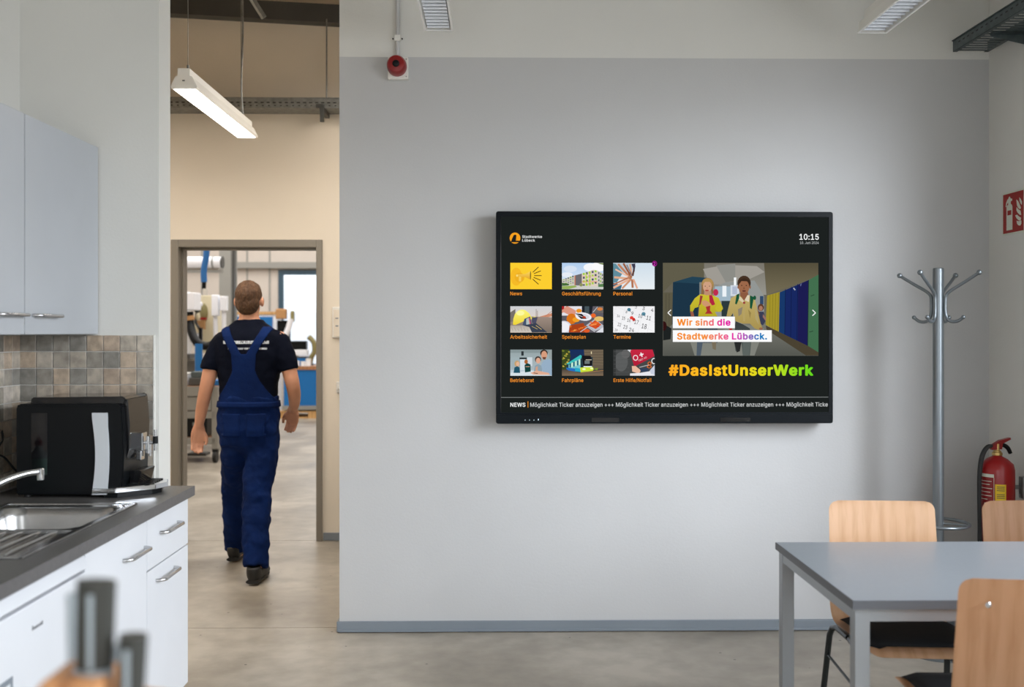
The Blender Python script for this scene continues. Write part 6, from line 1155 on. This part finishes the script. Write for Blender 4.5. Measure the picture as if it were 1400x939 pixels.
# overalls: trousers
b = B(); torso_mesh(b, .80, 1.10, lambda z: .012-.05*max(0,.92-z)+.05*max(0,min(.09,z-.94)), 12, 36)
ft = lambda A_: A_+Vector((0,0,-.005))
tube(b, [hipL+Vector((.004,0,.10)), hipL+Vector((0,.02,-.12)), kneeL, kneeL*.5+ankL*.5, ft(ankL)], [(.092,.108),(.100,.105),(.086,.086),(.079,.080),(.068,.074)], 16, sm=True)
tube(b, [hipR+Vector((-.004,0,.10)), hipR+Vector((-.002,-.02,-.12)), kneeR, kneeR*.5+ankR*.5, ft(ankR)], [(.092,.108),(.102,.105),(.090,.088),(.083,.082),(.072,.078)], 16, sm=True)
ball(b, (PX, PY-.005, .84), .15, .118, .12)
o = part('overall_trousers', b, 'overall', person, sharp=False); remesh(o, .009, 4); folds(o, .085, .034, 'trouser_folds')
for s_ in (-1, 1):
    b = torso_mesh(B(), .86, 1.00, .0215, 16, 120, lambda c: c.y < PY and .022 < s_*(c.x-PX) < .128, cap=False)
    bmesh.ops.solidify(b, geom=b.faces[:], thickness=.004); part('back_pocket', b, 'overall', person, sharp=False)
# back bib with crossed straps
def keep(c):
    x = (c.x-PX); z = c.z
    if c.y < PY:  # back
        if z > 1.36:
            k = (z-1.36)/.15; ctr = .045+.080*k; return abs(abs(x)-ctr) < .029
        if z > 1.06:
            return abs(x) < (.074-.006*(1.36-z)/.09 if z > 1.27 else .068+.105*((1.27-z)/.18)**1.4)
        return abs(x) < .19
    if z > 1.35: return abs(abs(x)-.10) < .024
    if z > 1.06: return abs(x) < .13
    return True
b = torso_mesh(B(), 1.03, 1.53, .017, 110, 260, keep, cap=False)
bmesh.ops.solidify(b, geom=b.faces[:], thickness=.005)
for f in b.faces: f.smooth = True
part('bib_and_straps', b, 'overall', person, sharp=False)
b = torso_mesh(B(), 1.035, 1.070, .0215, 3, 60, None, cap=False); bmesh.ops.solidify(b, geom=b.faces[:], thickness=-.004)
part('waistband', b, 'overall', person, sharp=False)
# hair
b = B(); ball(b, hc+Vector((0,-.010,.030)), .082, .101, .092, 28)
ball(b, hc+Vector((0,-.038,-.018)), .074, .066, .082, 24); ball(b, hc+Vector((0,.035,.075)), .062, .058, .040, 20)
o = part('hair', b, 'hair', person, sharp=False); remesh(o, .006, 2); folds(o, .018, .007, 'hair_tufts')
b = B()
for s in (-1, 1): ball(b, hc+Vector((s*.030,.088,.008)), .011, .008, .008, 12)
part('eyes', b, 'white_plastic', person)
part('mouth', tube(B(), [hc+Vector((-.022,.096,-.062)), hc+Vector((0,.104,-.064)), hc+Vector((.022,.096,-.062))], .004, 8, sm=True), 'red_dark', person)
def shoe(A_, heel):
    b = B(); p0 = A_+Vector((0,-.065,0)); p0.z = 0
    up = [(0,-.005),(.10,-.005)]
    tube(b, [Vector((A_.x, A_.y-.045, heel+.10)), Vector((A_.x, A_.y-.035, heel+.055)), Vector((A_.x, A_.y+.02, .055+heel*.7)), Vector((A_.x, A_.y+.10, .045+heel*.3)), Vector((A_.x, A_.y+.175, .040))], [(.042,.045),(.044,.052),(.045,.050),(.050,.040),(.046,.030)], 16, sm=True)
    ball(b, (A_.x, A_.y+.185, .040), .046, .045, .034)
    o = part('shoe', b, 'shoe', person, sharp=False); remesh(o, .008, 3)
    s = tube(B(), [Vector((A_.x, A_.y-.075, .014+heel)), Vector((A_.x, A_.y+.02, .014+heel*.8)), Vector((A_.x, A_.y+.12, .014+heel*.25)), Vector((A_.x, A_.y+.22, .014))], [(.040,.013),(.042,.013),(.050,.013),(.036,.012)], 16, sm=True)
    part('sole', s, 'rubber', o)
shoe(ankL, .006); shoe(ankR, .010)

# ================================================================== KNIFE BLOCK near the camera and its sideboard
t = thing('sideboard', 'white low sideboard close to the camera that carries the knife block', 'cabinet', (-.36, 1.0, 0))
bx('carcass', 'cab_white', t, -.75, 0.0, .82, 1.30, .06, .93); bx('top', 'table_top', t, -.77, .02, .80, 1.32, .93, .955, bev=.002)
bx('plinth', 'base_grey', t, -.72, -.03, .86, 1.28, 0, .06)
for x0 in (-.745, -.373):
    d = bx('door', 'cab_white', t, x0, x0+.368, 1.30, 1.316, .065, .925); part('knob', ball(B(), (x0+.33 if x0 < -.5 else x0+.04, 1.325, .6), .012), 'steel', d)
t = thing('knife_block', 'out-of-focus wooden knife block with dark handles in the near lower left corner', 'knife block', (-.43, 1.05, .955))
Yk = 1.05
b = prism(B(), [(-.462,.956),(-.352,.956),(-.352,1.105),(-.395,1.112),(-.398,1.148),(-.452,1.152),(-.462,1.14)], 'Y', Yk-.05, Yk+.05)
bmesh.ops.bevel(b, geom=b.edges[:], offset=.003, segments=1, affect='EDGES')
part('block', b, 'block_wood', t)
for (x, y, z0, z1, w_, tilt, mm) in ((-.417,Yk-.012,1.142,1.242,.0205,.003,'handle_dark'),(-.450,Yk+.02,1.142,1.220,.007,0,'handle_grey'),(-.377,Yk-.02,1.105,1.188,.0145,.004,'handle_dark'),(-.408,Yk+.025,1.105,1.165,.010,.002,'handle_grey')):
    k = part('knife_handle', tube(B(), [(x,y,z0+.006),(x+tilt*.5,y,(z0+z1)/2),(x+tilt,y,z1)], [(w_*.92,.012),(w_,.013),(w_*1.02,.012)], 10), mm, t)
    part('bolster', cyl(B(), (x,y,z0-.006),(x,y,z0+.010), w_*.98, n=10), 'handle_grey', k)
    if mm == 'handle_dark': part('tang_strip', box(B(), x-.001, x+.004, y-.0142, y-.012, z0+.012, z1-.012), 'handle_grey', k)
# ================================================================== WORKSHOP CONTENTS
def P(px, py, Y): return ((px-679)*Y/1361, Y, 1.5-(py-453)*Y/1361)
# trolley
Yt = 11.4; sc = Yt/1361
x1 = (300-679)*sc; x0 = x1-1.5; zt_ = 1.5-(528-453)*sc; 
t = thing('tool_trolley', 'grey workshop trolley with wooden shelves and castors left of the walking man', 'trolley', ((x0+x1)/2, Yt+.3, 0))
for z in (.26, .56, zt_-.03):
    bx('shelf', 'bench_wood', t, x0+.03, x1-.03, Yt+.02, Yt+.62, z, z+.03); bx('shelf_edge', 'cart', t, x0+.03, x1-.03, Yt, Yt+.02, z-.08 if z > .7 else z-.05, z+.03)
for x in (x0, x1-.07):
    for y in (Yt, Yt+.58): bx('post', 'cart', t, x, x+.07, y, y+.06, .16, zt_)
bx('drawer', 'cart', t, x0+.08, x1-.08, Yt+.01, Yt+.5, .60, zt_-.12)
for x in (x0+.05, x1-.04):
    for y in (Yt+.05, Yt+.55):
        part('castor', (lambda b: (cyl(b, (x-.02,y,.07),(x+.02,y,.07), .07), box(b, x-.03, x+.03, y-.03, y+.03, .12, .16), b)[-1])(B()), 'rubber', t)
def simple(name, label, cat, shapes, group=None):
    """shapes: (part name, material, bmesh) list; one thing standing where given"""
    loc = None
    for n, m_, b_ in shapes:
        for v in b_.verts:
            loc = v.co.copy() if loc is None or v.co.z < loc.z else loc
    t = thing(name, label, cat, loc, group)
    for n, m_, b_ in shapes: part(n, b_, m_, t)
    return t
zs = zt_ + .006
simple('storage_box', 'small white box at the left end of the trolley top', 'box', [('box_body','white_machine', box(B(), x1-.50, x1-.38, Yt+.1, Yt+.3, zs, zs+.13, .01)), ('lid','white_plastic', box(B(), x1-.505, x1-.375, Yt+.095, Yt+.305, zs+.13, zs+.145, .004))])
simple('label_printer', 'dark grey desktop device standing on the trolley top', 'device', [('device_body','dark_steel', box(B(), x1-.36, x1-.20, Yt+.1, Yt+.3, zs, zs+.09, .01)), ('display_panel','galv_dark', box(B(), x1-.345, x1-.215, Yt+.12, Yt+.28, zs+.09, zs+.16, .01))])
simple('storage_box', 'blue small bin at the right end of the trolley top', 'box', [('box_body','blue', box(B(), x1-.12, x1-.02, Yt+.15, Yt+.35, zs, zs+.05, .004)), ('rim','blue_hose', box(B(), x1-.125, x1-.015, Yt+.145, Yt+.355, zs+.05, zs+.058, .002))])
simple('storage_box', 'black case on the middle shelf of the trolley', 'box', [('box_body','black_plastic', box(B(), x1-.42, x1-.14, Yt+.05, Yt+.4, .295, .52, .01)), ('latch','galv', box(B(), x1-.30, x1-.26, Yt+.04, Yt+.05, .42, .46))])
simple('cardboard_box', 'small cardboard box on the lower left of the trolley', 'box', [('box_body','card', box(B(), x1-.56, x1-.45, Yt+.05, Yt+.3, .295, .40)), ('flap','card', box(B(), x1-.56, x1-.45, Yt+.05, Yt+.17, .401, .406))])
simple('drill_press_stand', 'blue and grey bottle-shaped tool standing upright behind the trolley', 'tool', [('column','blue', cyl(B(), (x1-.44,Yt+.75,.0),(x1-.44,Yt+.75,1.35), .045)), ('foot_plate','dark_steel', box(B(), x1-.55, x1-.33, Yt+.66, Yt+.86, 0, .03))])
# rear work shelf with objects, behind the trolley
Yb = 12.6
xb0, xb1 = -4.5, (312-679)*Yb/1361
t = thing('workbench', 'long grey workbench with an upper shelf behind the trolley on the left', 'workbench', ((xb0+xb1)/2, Yb+.3, 0))
bx('bench_top', 'cart', t, xb0, xb1, Yb, Yb+.7, .86, .90); bx('upper_shelf', 'cart', t, xb0, xb1, Yb+.35, Yb+.7, 1.12, 1.15); bx('back_panel', 'shop_grey', t, xb0, xb1, Yb+.68, Yb+.70, .90, 1.12)
for x in (xb0, xb1-.06): bx('leg', 'cart', t, x, x+.06, Yb+.02, Yb+.66, 0, .86)
bx('drawer_unit', 'dark_steel', t, xb1-.9, xb1-.3, Yb+.05, Yb+.6, .3, .85)
# white machine on the bench
def pb_(px0, px1, py0, py1, Y, dy): 
    a = P(px0, py1, Y); c = P(px1, py0, Y); return (a[0], c[0], Y, Y+dy, a[2], c[2])
Y2 = 12.95
simple('measuring_machine', 'white machine with a boxy head and pale column at the left of the doorway', 'machine', [('column','white_machine', box(B(), *pb_(236,254,398,486,Y2+.1,.3), .01)), ('head','white_machine', box(B(), *pb_(246,268,400,424,Y2-.2,.3), .01)), ('cable_duct','black_plastic', box(B(), *pb_(252,255,424,486,Y2,.04))), ('base','dark_steel', box(B(), *pb_(238,262,484,490,Y2-.1,.3)))])
simple('suction_hose', 'thick black bent hose hanging below the white machine head', 'hose', [('hose','black_plastic', tube(B(), [P(261,426,Y2-.2),P(262,440,Y2-.2),P(265,455,Y2-.25),P(272,468,Y2-.3),P(284,473,Y2-.3),P(296,470,Y2-.3)], .055, 12, sm=True)), ('collar','card', cyl(B(), P(261,432,Y2-.2), P(262,438,Y2-.2), .062))])
simple('work_lamp', 'round white work lamp head beside the white machine', 'lamp', [('shade','white_machine', ball(B(), P(272,416,Y2+.2), .07,.07,.055)), ('joint','black_plastic', ball(B(), P(272,424,Y2+.2), .04)), ('arm','dark_steel', tube(B(), [P(272,426,Y2+.2),P(270,440,Y2+.3),P(276,452,Y2+.3),P(276,470,Y2+.3)], .018, 8, sm=True)), ('shade_ring','cream_machine', ball(B(), P(273,433,Y2+.15), .03,.03,.05))])
simple('machine_cabinet', 'cream machine cabinet with an olive door behind the work lamp', 'machine', [('cabinet_body','cream_machine', box(B(), *pb_(268,300,404,482,Y2+.55,.3), .01)), ('curved_door','olive', ball(B(), P(281,428,Y2+.55), .055,.04,.13)), ('red_strip','red', box(B(), *pb_(275,284,434,437,Y2+.45,.05))), ('orange_plate','card', box(B(), *pb_(272,282,438,450,Y2+.4,.05)))])
for (a, c, d, e), lb in zip(((291,300,403,462),(303,311,405,446)), ('tall white cylinder column just left of the grey steel pillar, the left one','white rectangular column next to the steel pillar, the right one')):
    simple('machine_column', lb, 'machine', [('upper_block','white_machine', box(B(), *pb_(a,c,d,(d+e)//2,Y2+.3,.12), .01)), ('lower_tube','white_machine', tube(B(), [P((a+c)/2+1,(d+e)//2,Y2+.36), P((a+c)/2+2,486,Y2+.36)], .030, 12))])
simple('spray_bottle', 'white spray bottle on the shelf under the black hose', 'bottle', [('bottle_body','white_machine', lathe(B(), [(.001,0),(.03,0),(.03,.15),(.012,.2),(.001,.2)], P(262,478,Y2+.45))), ('trigger','black_plastic', box(B(), *pb_(259,265,452,458,Y2+.42,.05)))])
simple('paper_stack', 'white slanted sheets leaning on the bench shelf left of the man', 'papers', [('sheet','white_machine', prism(B(), [(P(268,480,Y2)[0],P(268,480,Y2)[2]),(P(275,484,Y2)[0],P(275,484,Y2)[2]),(P(272,455,Y2)[0],P(272,455,Y2)[2]),(P(268,458,Y2)[0],P(268,458,Y2)[2])], 'Y', Y2+.02, Y2+.05)), ('clip','black_plastic', box(B(), *pb_(274,278,448,465,Y2+.05,.05)))])
# duct and blue hose
Yh = 11.5
t = thing('ventilation_duct', 'white horizontal round duct seen through the top of the doorway', 'duct', P(250, 372, 13.4))
part('duct_tube', cyl(B(), P(215,359,13.4), P(306,359,13.4), .075), 'white_machine', t)
part('support_rail', box(B(), *pb_(215,306,369,373,13.4,.06)), 'shop_grey', t)
part('clamp', cyl(B(), P(293,359,13.4), P(295,359,13.4), .085), 'galv', t); part('end_cap', cyl(B(), P(305,359,13.4), P(307,359,13.4), .082), 'dark_steel', t)
part('drop_pipe', cyl(B(), P(250,374,13.35), P(250,396,13.35), .035), 'shop_grey', t)
t = thing('air_hose', 'blue hose hanging from above with a dark nozzle, left in the doorway', 'hose', P(283, 395, Yh))
part('hose', tube(B(), [(P(287,0,Yh)[0],Yh,5.995),(P(286.5,0,Yh)[0],Yh,4.2),P(286,250,Yh),P(285,330,Yh),P(284,352,Yh),P(281,370,Yh),P(281.5,386,Yh)], .036, 12, sm=True), 'blue_hose', t)
part('nozzle', tube(B(), [P(281.5,385,Yh),P(281,395,Yh)], .024, 10), 'black_plastic', t); part('tip', tube(B(), [P(283,395,Yh),P(283,404,Yh)], .026, 10), 'white_plastic', t)
# blue partition, right workbench
Yq = 17.2
simple('blue_cabinet', 'blue cabinet with a white frame behind the head of the man', 'cabinet', [('cabinet_body','white_machine', (lambda q: box(B(), *q[:4], 0, q[5], .01))(pb_(316,379,430,560,Yq+1.0,.5))), ('blue_door','blue', box(B(), *pb_(322,345,433,540,Yq+.97,.03))), ('blue_door','blue', box(B(), *pb_(346,374,433,540,Yq+.97,.03))), ('wooden_top','pine', box(B(), *pb_(318,386,426,430,Yq+.98,.5)))])
t = thing('workbench', 'blue workbench with wooden top in front of the far window', 'workbench', P(430,560,Yq))
xq0 = P(389,0,Yq)[0]
bx('bench_top', 'bench_wood', t, xq0-.1, -1.6, Yq, Yq+.8, .84, .90); bx('front_panel', 'blue', t, xq0, -1.65, Yq+.02, Yq+.06, .22, .84); bx('base_rail', 'cart', t, xq0-.03, -1.62, Yq, Yq+.8, .15, .22)
for x in (xq0, -1.75): bx('leg', 'cart', t, x, x+.06, Yq+.7, Yq+.76, .22, .84)
bx('side_panel', 'blue', t, xq0, xq0+.02, Yq+.06, Yq+.76, .22, .84)
t = thing('pallet', 'wooden pallet on the floor under the blue workbench', 'pallet', (-3.0, Yq+.3, 0))
for k in range(3):
    for j in range(3): bx('block', 'pine', t, xq0-.1+k*.52, xq0+.05+k*.52, Yq+.02+j*.32, Yq+.12+j*.32, .022, .10)
for j in range(3): bx('bottom_plank', 'pine', t, xq0-.1, xq0+1.09, Yq+.02+j*.32, Yq+.12+j*.32, 0, .022)
for j in range(6): bx('top_plank', 'pine', t, xq0-.1, xq0+1.09, Yq+.01+j*.135, Yq+.11+j*.135, .10, .122)
zb = .90
def tb(px0, px1, py0, y=Yq+.2, d=.2): a = P(px0,0,y)[0]; c = P(px1,0,y)[0]; return (a, c, y, y+d, zb, P(0,py0,y)[2])
simple('parts_bin', 'blue parts bin on the left of the blue workbench', 'box', [('bin_body','blue', box(B(), *tb(404,420,489), .01)), ('rim','dark_steel', box(B(), *pb_(403,421,487,489,Yq+.19,.22)))])
simple('equipment_box', 'pale instrument box on top of the blue workbench', 'device', [('box_body','white_machine', box(B(), *pb_(402,421,478,486,Yq+.45,.2), .01)), ('dark_top','black_plastic', box(B(), *pb_(396,420,466,478,Yq+.48,.15), .01)), ('stem','dark_steel', (lambda q: box(B(), *q[:4], .901, q[5]))(pb_(405,409,486,500,Yq+.5,.05)))])
for (a, c, d), lb in zip(((405,411,493),(412,420,494),(419,427,490)), ('small white jar at the left on the blue workbench', 'low white tub in the middle of the blue workbench', 'taller white cup at the right on the blue workbench')):
    w_ = (c-a)*Yq/1361/2*.88; X = P((a+c)/2,0,Yq+.08)[0]; h = P(0,d,Yq+.08)[2]-zb
    simple('container', lb, 'container', [('cup','white_machine', lathe(B(), [(.001,0),(w_,0),(w_,h),(w_*.9,h),(w_*.85,h*.9),(.001,h*.9)], (X,Yq+.08,zb))), ('band','white_plastic', lathe(B(), [(w_*1.01,h*.8),(w_*1.03,h*.82),(w_*1.03,h*.95),(w_*1.01,h*.97)], (X,Yq+.08,zb)))], 'white containers on the blue workbench')
simple('desk_lamp', 'dark articulated lamp with a wooden-coloured head in front of the far window', 'lamp', [('base','black_plastic', box(B(), *pb_(380,397,438,466,Yq+.66,.12), .01)), ('head','card', box(B(), *pb_(378,392,422,436,Yq+.45,.15), .02)), ('arm','white_machine', tube(B(), [P(391,460,Yq+.4),P(396,448,Yq+.4),P(399,436,Yq+.4)], .05, 8)), ('second_head','olive', box(B(), *pb_(398,403,425,440,Yq+.45,.1), .02)), ('stand','dark_steel', box(B(), *pb_(386,390,468,503,Yq+.71,.05)))])
simple('clamp_arm', 'olive bent clamp arm at the right end of the blue workbench', 'tool', [('arm','olive', tube(B(), [P(425,497,Yq+.52),P(427,488,Yq+.5),P(431,480,Yq+.5),P(430,468,Yq+.5),P(423,460,Yq+.5)], .045, 8, sm=True)), ('base','dark_steel', box(B(), *((lambda q: (q[0],q[1],q[2],q[3],.901,.93))(pb_(421,429,500,503,Yq+.45,.15)))))])
